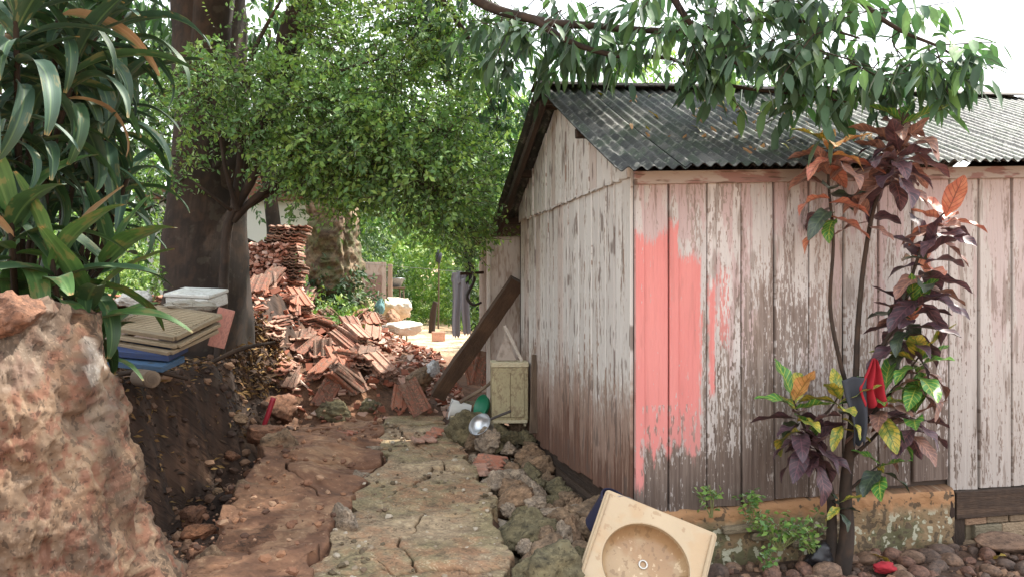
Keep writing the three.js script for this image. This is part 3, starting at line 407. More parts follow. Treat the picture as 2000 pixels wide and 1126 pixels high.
// heaped tile ends seen as a rough porous mass
{ const gs = []; reseed(37); for (let r = 0; r < 34; r++) for (let i = 0; i < 15; i++) for (let b = 0; b < 2; b++) { const w = rr(0.03, 0.075), g = new THREE.BoxGeometry(w, rr(0.018, 0.045), rr(0.1, 0.3)).toNonIndexed(); g.deleteAttribute('uv'); g.computeVertexNormals(); const lean = r * 0.006; g.applyMatrix4(new THREE.Matrix4().compose(V3(-4.10 + i * 0.052 + rr(-0.02, 0.02) + lean + 0.05 * Math.sin(r * 0.4), 1.12 + r * 0.0385 + rr(-0.01, 0.01), -10.72 - b * 0.2 + rr(-0.06, 0.06) - r * 0.004), new THREE.Quaternion().setFromEuler(new THREE.Euler(rr(-0.3, 0.3), rr(-0.4, 0.4), rr(-0.9, 0.9))), V3(1, 1, 1))); const c = pick([L(188, 138, 120), L(168, 116, 98), L(214, 184, 170), L(134, 94, 80), L(204, 164, 148)]); tint(g, () => c); gs.push(g); }
  tag(single('tile_bits', mergeGeometries(gs), M({ vertexColors: true })), 'porous mass of piled tile ends between the tree trunk and the tall stack', 'tile pile', null, 'stuff'); }
{ const label = 'clay roof tile in the low stack in shade left of the tree trunk', group = 'tiles of the low stack'; reseed(43);
  for (let r = 0; r < 9; r++) for (let i = 0; i < 6; i++) tile(pick([0, 1, 0, 3]), Math.floor(rnd() * 3), V3(-6.3 + i * 0.36 + rr(-0.05, 0.05), 1.32 + r * 0.042 + 0.03 * i % 0.02, -10.2 + rr(-0.1, 0.1)), [rr(-0.06, 0.06), rr(-0.2, 0.2), rr(-0.08, 0.08)], label, group); }

// ------------------------------------------------------------ stones and clods
const stoneG = []; for (let i = 0; i < 9; i++) stoneG.push(stoneGeo(i, 9, 0.5, 6)); const pebG = []; for (let i = 0; i < 6; i++) pebG.push(stoneGeo(20 + i, 5, 0.16, 1));
const SM = (r, g, b, ro = 0.95) => M({ color: rgb(r, g, b), vertexColors: true, map: dirtMap, bumpMap: withRepeat(reliefPits, 1, 1), bumpScale: ro < 0.9 ? 0.002 : 0.012, roughness: ro });
const stoneM = [SM(144, 120, 96), SM(154, 126, 100), SM(172, 154, 134), SM(124, 114, 86)], clayM = [SM(166, 116, 86), SM(146, 104, 80)], pebM = [SM(130, 96, 80, 0.8), SM(142, 114, 94, 0.8), SM(108, 88, 76, 0.8)];
const stoneWord = ['brown', 'tan', 'pale grey', 'mossy'];
function stone(name, g, m, p, sx, sy, sz, ry, label, cat, group, tilt = 0) { const o = single(name, g, m, label, cat, group); o.position.copy(p.isVector3 ? p : V3(...p)); o.scale.set(sx, sy, sz); o.rotation.set(tilt, ry, tilt * 0.7); return o; }
reseed(505);
{ // rubble between slab and house
  const label = 'rough mossy rubble stone between the cracked slab and the side wall', group = 'rubble along the side wall';
  const placed = [];
  for (let i = 0; i < 420 && placed.length < 84; i++) { const d = lerp(4.3, 8.2, Math.pow(rnd(), 1.0)), x0 = slabR(d) + 0.1, x1 = wallX(d) - 0.06; if (x1 - x0 < 0.1) continue; const x = lerp(x0, Math.min(x1, x0 + 1.0), rnd()), big = rnd(), s = big > 0.72 ? rr(0.12, 0.19) : rr(0.05, 0.12);
    if (d < 4.9 && x > 0.32) continue;
    let lvl = 0, bad = false; for (const q of placed) { const dd = Math.hypot(q[0] - x, q[1] - d); if (dd < (q[2] + s) * 0.55) { bad = true; break; } if (dd < (q[2] + s) * 0.85) lvl = Math.max(lvl, q[2] * 0.5); } if (bad) continue; placed.push([x, d, s]);
    const y = groundY(x, d) + s * 0.35 + lvl * 0.8 + 0.06 * ss(slabR(d), slabR(d) + 0.4, x);
    const mi = Math.floor(rnd() * 4); stone('rubble_stone', pick(stoneG), stoneM[mi], V3(x, y, -d), s * rr(0.85, 1.25), s * rr(0.7, 1.05), s * rr(0.85, 1.25), rr(0, 6.3), `${s > 0.12 ? 'large' : s > 0.08 ? 'middling' : 'small'} ${stoneWord[mi]} rubble stone ${x - slabR(d) < 0.35 ? 'against the cracked slab' : 'near the side wall'} ${d < 5.1 ? 'beside the washbasin' : d < 6.1 ? 'halfway along the gap' : d < 7.1 ? 'towards the back of the gap' : 'in front of the cabinet'}`, 'stone', group, rr(-0.5, 0.5)); } }
{ // river pebbles along the plinth
  const label = 'smooth brown river stone at the foot of the plastered plinth', group = 'river stones along the plinth', placed = [];
  for (let i = 0; i < 1800 && placed.length < 175; i++) { const d = rr(4.55, 5.75), x = rr(0.75, 4.2); const wallD = 5.04 + 0.232 * (x - 0.8) - 0.10; if (d > wallD - 0.03 || d < wallD - 0.85) continue; const s = lerp(0.022, 0.072, Math.pow(rnd(), 1.6)) * (x > 1.6 && x < 2.2 ? 1.15 : 0.9); if (x < 1.25 && d < 4.75) continue;
    if (placed.some(q => Math.hypot(q[0] - x, q[1] - d) < (q[2] + s) * 0.72)) continue; placed.push([x, d, s]); const mi = Math.floor(rnd() * 3); stone('river_stone', pick(pebG), pebM[mi], V3(x, groundY(x, d) + s * 0.45, -d), s * rr(0.9, 1.5), s * rr(0.7, 1), s * rr(0.8, 1.1), rr(0, 6.3), `${s > 0.065 ? 'large' : s > 0.045 ? 'middling' : 'small'} ${['reddish', 'light brown', 'dark brown'][mi]} river stone ${d > wallD - 0.3 ? 'against the plinth' : 'away from the plinth'} ${x < 1.7 ? 'between washbasin and weeds' : x < 2.2 ? 'left of the croton trunk' : x < 2.9 ? 'right of the croton trunk' : 'below the brick footing'}`, 'stone', group, rr(-0.4, 0.4)); } }
stone('river_stone', pebG[2], pebM[1], V3(3.42, -0.04, -5.32), 0.19, 0.07, 0.08, -0.35, 'long smooth brown stone at the right end of the plinth', 'stone');
{ // clods in the ditch and on the clay
  const label = 'crumbling red clay clod in the ditch below the earth bank', group = 'clods in the ditch', placed = [];
  for (let i = 0; i < 300 && placed.length < 26; i++) { const d = rr(4.2, 7.4), x = rr(-2.5, -1.75) - 0.03 * (d - 5); const s = rnd() > 0.75 ? rr(0.12, 0.2) : rr(0.04, 0.11); if (placed.some(q => Math.hypot(q[0] - x, q[1] - d) < (q[2] + s) * 0.7)) continue; placed.push([x, d, s]); const mi = rnd() < 0.8 ? Math.floor(rnd() * 2) : 2; stone('clay_clod', pick(stoneG), [...clayM, stoneM[1]][mi], V3(x, groundY(x, d) + s * 0.3, -d), s * rr(0.9, 1.3), s * rr(0.6, 0.9), s * rr(0.9, 1.3), rr(0, 6.3), `${s > 0.11 ? 'large' : 'small'} ${['red', 'dull brown', 'tan'][mi]} earth clod ${x < -2.4 ? 'below the earth bank' : 'on the clay mound flank'} ${d < 5.2 ? 'beside the earth block' : d < 6.3 ? 'halfway along the ditch' : 'at the far ditch end'}`, 'clod', group, rr(-0.4, 0.4)); } }
for (const [px, py, d, sx, sy, sz, m, label] of [
  [655, 805, 8.5, 0.24, 0.13, 0.16, 3, 'squat mossy boulder at the front of the tile heap'],
  [815, 740, 9.0, 0.20, 0.14, 0.16, 0, 'brown rock on the heap left of the beam'],
  [720, 800, 8.7, 0.16, 0.11, 0.12, 3, 'grey rock among tiles behind the path end'],
  [955, 860, 7.3, 0.14, 0.13, 0.12, 2, 'pale grey stone below the saucepan'],
  [975, 945, 6.3, 0.13, 0.12, 0.11, 2, 'pinkish grey stone at the right edge of the slab'],
  [520, 850, 7.0, 0.20, 0.13, 0.16, 1, 'round red clod at the top of the clay mound'],
  [540, 800, 8.2, 0.26, 0.16, 0.2, 1, 'dark lump of earth at the left foot of the tile heap'],
  [670, 1025, 5.25, 0.055, 0.12, 0.16, 2, 'pale broken concrete chunk wedged in the slab crack'],
]) { const p = at(px, py, d); stone('rock', pick(stoneG), label.includes('red') || label.includes('earth') ? clayM[m] : stoneM[m], p, sx, sy, sz, rr(0, 6), label, 'rock'); }
// broken pale screed on the clay at the slab's left edge
{ const label = 'flake of pale broken screed at the left edge of the path', group = 'screed flakes'; for (let i = 0; i < 22; i++) { const d = rr(6.0, 7.4), x = -1.30 + rr(-0.18, 0.2); stone('screed_flake', pick(stoneG), stoneM[2], V3(x, groundY(x, d) + 0.01, -d), rr(0.03, 0.10), rr(0.02, 0.04), rr(0.03, 0.09), rr(0, 6), `flake of pale broken screed ${x < -1.3 ? 'on the clay beside' : 'on the left edge of'} the path ${d < 6.7 ? 'midway along' : 'further back'}`, 'rubble', group, rr(-0.2, 0.2)); } }

// the big earthen block at the left: remains of a rammed earth footing
{ const nx = 250, ny = 220, pos = [], idx = [], uv = [], col = [];
  const fronts = [];
  // profile: a loop in plan for each height, lumpy
  for (let j = 0; j <= ny; j++) for (let i = 0; i <= nx; i++) {
    const t = j / ny, a = lerp(-0.35, Math.PI * 1.12, i / nx);                 // angle round the block, seen face at PI/2
    let y = lerp(-0.3, 1.50, Math.min(1, t / 0.80));
    const sh = t > 0.80 ? 1 - (t - 0.80) / 0.20 : 1;                            // last rings close the top
    const rx = (1.29 - 0.45 * clamp(y / 1.5)) , rz = 0.62;
    const ca = Math.cos(a), sa = Math.sin(a), pw = 0.45;
    let x = -3.12 + sh * rx * Math.sign(ca) * Math.pow(Math.abs(ca), pw), z = -3.95 + sh * rz * Math.sign(sa) * Math.pow(Math.abs(sa), pw);
    const n1 = fbm3(x * 1.6, y * 1.6, z * 1.6, 60, 4) - 0.5, nn = fbm3(x * 7, y * 5, z * 7, 64, 4) - 0.5, nf = fbm3(x * 26, y * 22, z * 26, 66, 4) - 0.5;
    const dir = V3(ca, 0.15, sa * 1.1).normalize(), dd = 0.30 * n1 + 0.11 * nn + 0.05 * nf - 0.022 * ss(0.45, 0.34, fbm3(x * 9, y * 7, z * 9, 69, 3)) - 0.015 * ss(0.05, 0, Math.abs(fbm3(x * 2.5, y * 1.6, z * 2.5, 68, 3) - 0.5));
    if (t > 0.8) y += 0.30 * n1 + 0.14 * nn + 0.04 * nf - 0.10 * ss(-2.6, -1.75, x) + 0.10 * ss(-1.9, -2.4, x); x += dir.x * dd; z += dir.z * dd; y += 0.10 * n1 * (t > 0.5 ? 1 : 0) + (t <= 0.8 ? (0.22 * n1 - 0.08 * ss(-2.6, -1.75, x) + 0.1 * ss(-1.9, -2.4, x)) * ss(0.55, 0.8, t) : 0);
    pos.push(x, y, z); uv.push(x + z * 0.6, y + z * 0.7); 
    const m = fbm3(x * 5, y * 1.3, z * 5, 80, 5), k = fbm3(x * 24, y * 16, z * 24, 84, 4), w = fbm3(x * 4.5 + 4, y * 4.5, z * 4.5, 88, 4);
    let c = mix3(L(100, 82, 68), L(126, 105, 86), ss(0.35, 0.6, m)); c = mix3(c, L(112, 84, 62), 0.6 * ss(0.55, 0.63, w)); c = mix3(c, L(112, 74, 58), 0.75 * ss(0.53, 0.60, k)); c = mix3(c, L(122, 112, 102), 0.5 * ss(0.62, 0.72, fbm3(x * 1.2 + 9, y * 2, z * 2, 92, 3) + 0.12 * ss(-2.05, -2.4, x))); c = mix3(c, L(184, 174, 164), 0.85 * ss(0.72, 0.745, fbm3(x * 5 + 2, y * 4, z * 5, 94, 3)) * ss(0.8, 1.1, y)); col.push(...c);
  }
  const W = nx + 1; for (let j = 0; j < ny; j++) for (let i = 0; i < nx; i++) { const a = j * W + i; idx.push(a, a + W, a + 1, a + 1, a + W, a + W + 1); }
  const g = triUV(geo(pos, idx, uv, col), 0.9);
  single('earth_block', g, M({ vertexColors: true, map: dirtMap, bumpMap: withRepeat(reliefPits, 1.3, 1.3), bumpScale: 0.02, roughness: 0.96 }), 'large block of crumbling pale red earth rising at the left edge', 'earth block'); }
stone('clay_clod', stoneG[3], SM(128, 92, 72), at(15, 618, 3.55), 0.15, 0.11, 0.14, 1, 'red clay lump on top of the earth block below the strap leaves', 'clod');

// crumbs of soil and grit over clay, ditch, bank and rubble
{ const base = new THREE.IcosahedronGeometry(1, 0); base.deleteAttribute('uv'); const gs = []; reseed(611);
  const add = (x, d, s, c, dy = 0) => { const g = base.clone(), p = g.attributes.position, h = Math.floor(rnd() * 1e6); for (let k = 0; k < p.count; k++) { const q = 0.7 + 0.6 * hash3(Math.round(p.getX(k) * 50), Math.round(p.getY(k) * 50) + h, Math.round(p.getZ(k) * 50)); p.setXYZ(k, p.getX(k) * q * s * 1.2, p.getY(k) * q * s * 0.8, p.getZ(k) * q * s); } g.rotateY(rr(0, 6)); g.computeVertexNormals(); g.translate(x, groundY(x, d) + s * 0.25 + dy, -d); tint(g, () => c); gs.push(g); };
  const cl = [L(150, 108, 80), L(128, 90, 68), L(108, 76, 58), L(170, 134, 106), L(92, 66, 52)], dk = [L(86, 64, 50), L(70, 52, 42), L(108, 80, 62), L(140, 108, 84)], gr = [L(150, 132, 110), L(120, 100, 80), L(98, 84, 64), L(176, 162, 142)];
  for (let i = 0; i < 420; i++) { const d = rr(4.3, 8.6), x = rr(-2.3, -1.2) - 0.05 * (d - 5); add(x, d, Math.pow(rnd(), 4) * 0.03 + 0.005, pick(cl), 0.13); }
  for (let i = 0; i < 900; i++) { const d = rr(5.0, 8.4), x = rr(-3.2, -2.1); add(x, d, Math.pow(rnd(), 4) * 0.045 + 0.006, pick(dk)); }
  for (let i = 0; i < 900; i++) { const d = rr(4.3, 8.3), x = lerp(slabR(d), wallX(d) - 0.04, rnd()); if (d < 4.9 && x > 0.4) continue; add(x, d, Math.pow(rnd(), 2) * 0.04 + 0.01, pick(gr)); }
  for (let i = 0; i < 500; i++) { const d = rr(4.4, 8.3), x = lerp(slabL(d), slabR(d), Math.pow(rnd(), 0.5) * (rnd() < 0.5 ? 1 : 0.3)); add(x, d, Math.pow(rnd(), 3) * 0.02 + 0.004, pick(gr), 0.085); }
  for (let i = 0; i < 900; i++) { const x = rr(0.9, 4.2), d = 4.94 + 0.232 * (x - 0.8) - rr(0, 0.9); add(x, d, Math.pow(rnd(), 2) * 0.025 + 0.006, pick(dk)); }
  tag(single('soil_crumbs', mergeGeometries(gs), M({ vertexColors: true })), 'crumbs of soil and grit strewn over clay, ditch and rubble', 'soil crumbs', null, 'stuff'); }
// ------------------------------------------------------------ leaves and trees
class Leaves {                                            // many leaves in one mesh, each with its own fold, droop and colour
  constructor() { this.p = []; this.i = []; this.c = []; this.n = 0; this.list = []; }
  small(p, dir, len, wid, c) {                            // folded four-point leaf
    const up = V3(rr(-1, 1), rr(0.2, 1.2), rr(-1, 1)); const s = V3().crossVectors(dir, up).normalize(), nn = V3().crossVectors(s, dir).normalize(); const o = this.n;
    const a = p, m = p.clone().addScaledVector(dir, len * 0.5), t = p.clone().addScaledVector(dir, len).addScaledVector(nn, -len * 0.12), l = m.clone().addScaledVector(s, wid / 2).addScaledVector(nn, wid * 0.12), r = m.clone().addScaledVector(s, -wid / 2).addScaledVector(nn, wid * 0.12);
    for (const v of [a, l, t, r]) { this.p.push(v.x, v.y, v.z); this.c.push(c[0], c[1], c[2]); } this.i.push(o, o + 1, o + 2, o, o + 2, o + 3); this.n += 4;
  }
  long(p, dir, len, wid, c, droop) {                      // lance-shaped leaf of three folded segments
    const s = V3().crossVectors(dir, V3(rr(-0.4, 0.4), 1, rr(-0.4, 0.4))).normalize(); const o = this.n; let q = p.clone(), d = dir.clone(); const rows = [[0.10, 0.0], [0.36, 0.92], [0.68, 0.85], [1, 0.0]]; let prev = 0;
    const twist = rr(-0.5, 0.5);
    for (const [t, w] of rows) { q = q.clone().addScaledVector(d, (t - prev) * len); prev = t; d = d.clone().add(V3(0, -droop * 0.33, 0)).normalize(); const nn = V3().crossVectors(s, d).normalize(), sd = s.clone().addScaledVector(nn, twist * t).normalize();
      for (const k of [-1, 0, 1]) { const v = q.clone().addScaledVector(sd, k * w * wid / 2).addScaledVector(nn, Math.abs(k) * w * wid * 0.14); this.p.push(v.x, v.y, v.z); const f = k ? 1 : 1.12; this.c.push(c[0] * f, c[1] * f, c[2] * f); } }
    for (let r = 0; r < 3; r++) for (let k = 0; k < 2; k++) { const a = o + r * 3 + k; if (r === 0) this.i.push(a, a + 4, a + 3); else if (r === 2) this.i.push(a, a + 1, a + 3); else this.i.push(a, a + 1, a + 3, a + 1, a + 4, a + 3); } this.n += 12;
  }
  geo() { return geo(this.p, this.i, null, this.c); }
}
const leafMat = new THREE.MeshPhysicalMaterial({ vertexColors: true, roughness: 0.75, transmission: 0.5, thickness: 0, side: THREE.DoubleSide });
const barkMap = tex(512, 512, (u, v) => { const a = tf(u, v, 6, 1001, 5), g = tn2(u * 40, v * 6, 40, 1011) * 0.6 + tn2(u * 80, v * 14, 80, 1015) * 0.4, l = tf(u, v, 9, 1021, 4); let c = mix3([54, 45, 38], [84, 70, 60], g); c = mix3(c, [40, 33, 28], 0.5 * ss(0.42, 0.66, a)); c = mix3(c, [100, 76, 58], 0.4 * ss(0.52, 0.7, l)); return mix3(c, [104, 104, 92], 0.4 * ss(0.34, 0.24, l)); });
const barkMat = M({ map: barkMap, color: rgb(196, 188, 182), bumpMap: barkMap, bumpScale: 0.035, roughness: 0.95 });
const twigMat = M({ map: barkMap, color: rgb(226, 214, 200), bumpMap: reliefGrain, bumpScale: 0.004 });
const greens = { privet: [L(104, 142, 62), L(124, 162, 70), L(86, 126, 56), L(146, 176, 80), L(98, 140, 74)], mango: [L(62, 96, 56), L(76, 114, 60), L(54, 84, 54), L(102, 138, 70), L(68, 100, 66)], bright: [L(128, 164, 66), L(150, 180, 74), L(106, 146, 58), L(170, 192, 92), L(120, 158, 88)], deep: [L(58, 92, 42), L(74, 108, 48), L(48, 78, 38), L(92, 122, 54)] };
const uvec = () => { const z = rr(-1, 1), a = rr(0, 6.2832), r = Math.sqrt(1 - z * z); return V3(r * Math.cos(a), z, r * Math.sin(a)); };
// fills an ellipsoid with leafy twigs; twig stems are collected into wood[]
function clump(LV, wood, c, r, n, o) {
  for (let i = 0; i < n; i++) {
    const u = uvec(), k = Math.pow(rnd(), 0.42); const p = V3(c.x + u.x * r[0] * k, c.y + u.y * r[1] * k, c.z + u.z * r[2] * k);
    if (fbm3(p.x * o.gap, p.y * o.gap, p.z * o.gap, o.s, 3) < o.thin) continue;
    let d = V3(u.x * 0.8 + rr(-0.7, 0.7), u.y * 0.4 + rr(-0.6, 0.5) - o.droop * 0.5, u.z * 0.8 + rr(-0.7, 0.7)).normalize();
    const tone = 0.72 + 0.56 * fbm3(p.x * 2.6, p.y * 2.6, p.z * 2.6, o.s + 9, 2), len = o.twig * rr(0.5, 1.5), m = Math.max(3, Math.round(o.per * rr(0.6, 1.25))), shade = pick(o.cols), big = rr(0.75, 1.3), q0 = p.clone();
    for (let k2 = 0; k2 < m; k2++) { const t = (k2 + 0.5) / m, q = q0.clone().addScaledVector(d, len * t).add(V3(0, -o.droop * 0.25 * len * t * t, 0)); const sd = V3().crossVectors(d, uvec()).normalize(); const ld = d.clone().multiplyScalar(0.55).addScaledVector(sd, 0.9).add(V3(0, -o.droop, 0)).normalize(); const f = rr(0.8, 1.2) * tone, cc = rnd() < 0.75 ? shade : pick(o.cols);
      if (o.long) LV.long(q, ld, o.leaf * rr(0.65, 1.15), o.leaf * o.asp, [cc[0] * f, cc[1] * f, cc[2] * f], rr(0.3, 1.0)); else LV.small(q, ld, o.leaf * big * rr(0.6, 1.2), o.leaf * big * o.asp * rr(0.8, 1.1), [cc[0] * f, cc[1] * f, cc[2] * f]); }
    if (wood && rnd() < o.stem) wood.push(stick(q0.clone().addScaledVector(d, -len * 0.4), q0.clone().addScaledVector(d, len).add(V3(0, -o.droop * 0.25 * len, 0)), o.tr || 0.004));
  }
}
function stick(a, b, r, r2) { const d = b.clone().sub(a), g = new THREE.CylinderGeometry(r2 || r * 0.5, r, d.length(), 5, 1, true); g.applyQuaternion(new THREE.Quaternion().setFromUnitVectors(V3(0, 1, 0), d.normalize())); g.translate((a.x + b.x) / 2, (a.y + b.y) / 2, (a.z + b.z) / 2); return g; }
const world = (a) => a.map(([px, py, d]) => at(px, py, d));

// --- the big mango-like tree: dark trunk at the left, long limbs reaching over the house
{
  const T = thing('broadleaf_tree', 'large dark trunked tree with long drooping leaves reaching over the roof', 'tree', [-3.2, 1.0, -8.1]); T.updateMatrixWorld();
  const loc = v => v.clone().sub(T.position), lp = a => a.map(loc);
  reseed(6001);
  const trunk = limb(lp([V3(-3.22, 0.25, -8.1), V3(-3.22, 0.9, -8.1), V3(-3.20, 1.4, -8.1), V3(-3.22, 2.2, -8.1), V3(-3.20, 3.2, -8.12), V3(-3.22, 4.4, -8.15), V3(-3.3, 6, -8.2), V3(-3.4, 8, -8.3)]), [0.52, 0.44, 0.39, 0.36, 0.38, 0.36, 0.30, 0.2], { seg: 46, rad: 26, lump: 0.22, s: 5 });
  part('trunk', trunk, barkMat, T);
  const lm = (pts, rs, s, seg = 22) => part('limb', limb(lp(pts), rs, { seg, rad: 9, lump: 0.16, s }), barkMat, T);
  lm([V3(-3.15, 2.7, -8.05), V3(-2.8, 3.1, -8.0), V3(-2.45, 3.7, -7.9), V3(-2.1, 4.6, -7.7), V3(-1.4, 5.6, -7.3)], [0.20, 0.15, 0.13, 0.11, 0.07], 11);
  lm([V3(-3.15, 3.9, -8.0), V3(-3.05, 4.5, -7.8), V3(-2.6, 5.4, -7.2), V3(-1.6, 5.6, -6.5), V3(-0.6, 4.75, -6.0)], [0.20, 0.19, 0.14, 0.10, 0.055], 13);
  lm([V3(-0.6, 4.75, -6.0), at(920, -10, 5.9), at(1050, 40, 5.8), at(1150, 50, 5.7), at(1300, 60, 5.6), at(1480, 40, 5.4), at(1560, 40, 5.2), at(1680, 75, 5.0)], [0.055, 0.045, 0.038, 0.03, 0.026, 0.02, 0.015, 0.006], 14, 34);
  lm([at(1040, 36, 5.8), at(1110, 80, 5.7), at(1200, 108, 5.6), at(1310, 115, 5.5), at(1420, 165, 5.35), at(1560, 185, 5.2), at(1660, 200, 5.05)], [0.026, 0.022, 0.018, 0.015, 0.012, 0.009, 0.005], 15, 30);
  lm([at(850, -20, 7.0), at(905, 60, 7.0), at(935, 110, 7.6), at(955, 190, 8.3), at(975, 240, 8.8)], [0.03, 0.025, 0.02, 0.014, 0.006], 16);
  lm([at(1300, -40, 5.2), at(1330, 20, 5.2), at(1390, 90, 5.2), at(1480, 150, 5.1)], [0.03, 0.02, 0.013, 0.006], 17);
  lm([at(1600, -160, 5.0), at(1640, -60, 4.95), at(1690, 10, 4.9), at(1760, 60, 4.9), at(1850, 100, 4.85), at(1900, 150, 4.8)], [0.04, 0.03, 0.02, 0.014, 0.009, 0.004], 18);
  lm([V3(-0.6, 4.75, -6.0), V3(0.3, 5.0, -5.4), V3(1.2, 4.8, -5.1), at(1600, -160, 5.0)], [0.055, 0.05, 0.045, 0.04], 19);
  lm([V3(-3.25, 5.2, -8.1), V3(-2.4, 6.5, -8.6), V3(-0.8, 7.2, -9), V3(1, 7, -9)], [0.16, 0.12, 0.09, 0.05], 20);
  lm([V3(-0.8, 7.2, -9), V3(0.8, 6.8, -8.4), V3(2.2, 6.3, -7.8), V3(3.2, 6.3, -6.8)], [0.09, 0.07, 0.05, 0.02], 22);
  lm([V3(-3.25, 5.6, -8.1), V3(-4.0, 6.6, -7.0), V3(-4.4, 6.9, -5.6)], [0.14, 0.1, 0.05], 21);
  const LV = new Leaves(), tw = [];
  const o = { gap: 0.9, thin: 0.36, s: 201, droop: 0.62, twig: 0.26, per: 7, cols: greens.mango, long: true, leaf: 0.225, asp: 0.27, stem: 0.5, tr: 0.005 };
  const zones = [[1010, 60, 6.2, 0.6, 0.28, 0.6, 40], [1120, 75, 5.9, 0.55, 0.26, 0.5, 46], [1240, 60, 5.7, 0.55, 0.30, 0.5, 46], [1330, 120, 5.4, 0.30, 0.18, 0.3, 30], [1370, 40, 5.4, 0.55, 0.26, 0.45, 40], [1490, 110, 5.3, 0.46, 0.22, 0.35, 32], [1500, 30, 5.2, 0.5, 0.24, 0.4, 36], [1590, 70, 5.1, 0.32, 0.28, 0.35, 40], [1650, 120, 5.0, 0.30, 0.18, 0.3, 34], [1740, 110, 4.95, 0.36, 0.2, 0.28, 46], [1830, 120, 4.85, 0.24, 0.12, 0.22, 20], [1700, 10, 4.9, 0.3, 0.12, 0.3, 10], [960, 150, 8.6, 0.6, 0.6, 0.5, 60], [900, 40, 7.2, 0.6, 0.4, 0.5, 46], [990, 250, 9.0, 0.3, 0.45, 0.4, 24], [1690, 60, 5.0, 0.34, 0.22, 0.3, 40], [1780, 130, 4.9, 0.26, 0.16, 0.25, 24], [1610, 150, 5.0, 0.28, 0.18, 0.25, 26], [1740, 50, 4.9, 0.24, 0.12, 0.25, 12], [1860, 130, 4.8, 0.14, 0.12, 0.15, 9], [1420, 130, 5.2, 0.3, 0.2, 0.3, 12]];
  for (const [px, py, d, a, b, c, n] of zones) clump(LV, tw, loc(at(px, py - (px > 1080 && px < 1540 ? 24 : 6), d)), [a, b, c], Math.round(n * (px > 1540 ? 0.45 : px > 1080 ? 0.68 : 0.9)), px > 1540 ? { ...o, thin: 0.25, per: 6 } : o);
  // the crown above the picture
  const hi = { ...o, leaf: 0.24, per: 8, stem: 0, thin: 0.40, gap: 0.5, s: 207 };
  for (const [x, y, d, a, b, c, n] of [[-3, 7.2, 8, 2.6, 1.3, 2.6, 420], [-0.4, 6.4, 7.2, 2.0, 0.9, 1.9, 330], [1.4, 5.7, 5.6, 1.5, 0.6, 1.2, 150], [-4.4, 6.6, 5.6, 1.8, 1.0, 1.6, 240], [0.8, 7.3, 9.2, 2.2, 0.9, 2, 260], [-2.0, 6.2, 5.2, 1.6, 0.8, 1.4, 190], [-4.5, 5.6, 9.5, 1.8, 1.3, 1.6, 240], [2.3, 6.2, 8.0, 1.7, 0.7, 1.5, 260], [3.2, 6.4, 6.6, 1.2, 0.6, 1.2, 110], [-4.2, 5.6, 4.0, 1.5, 0.8, 1.6, 300], [-2.9, 6.0, 6.6, 1.5, 0.7, 1.4, 260]]) clump(LV, null, loc(V3(x, y, -d)), [a, b, c], n, hi);
  part('leaf', LV.geo(), leafMat, T, 'stuff').name = 'crown'; if (tw.length) part('twigs', mergeGeometries(tw), twigMat, T, 'stuff');
}
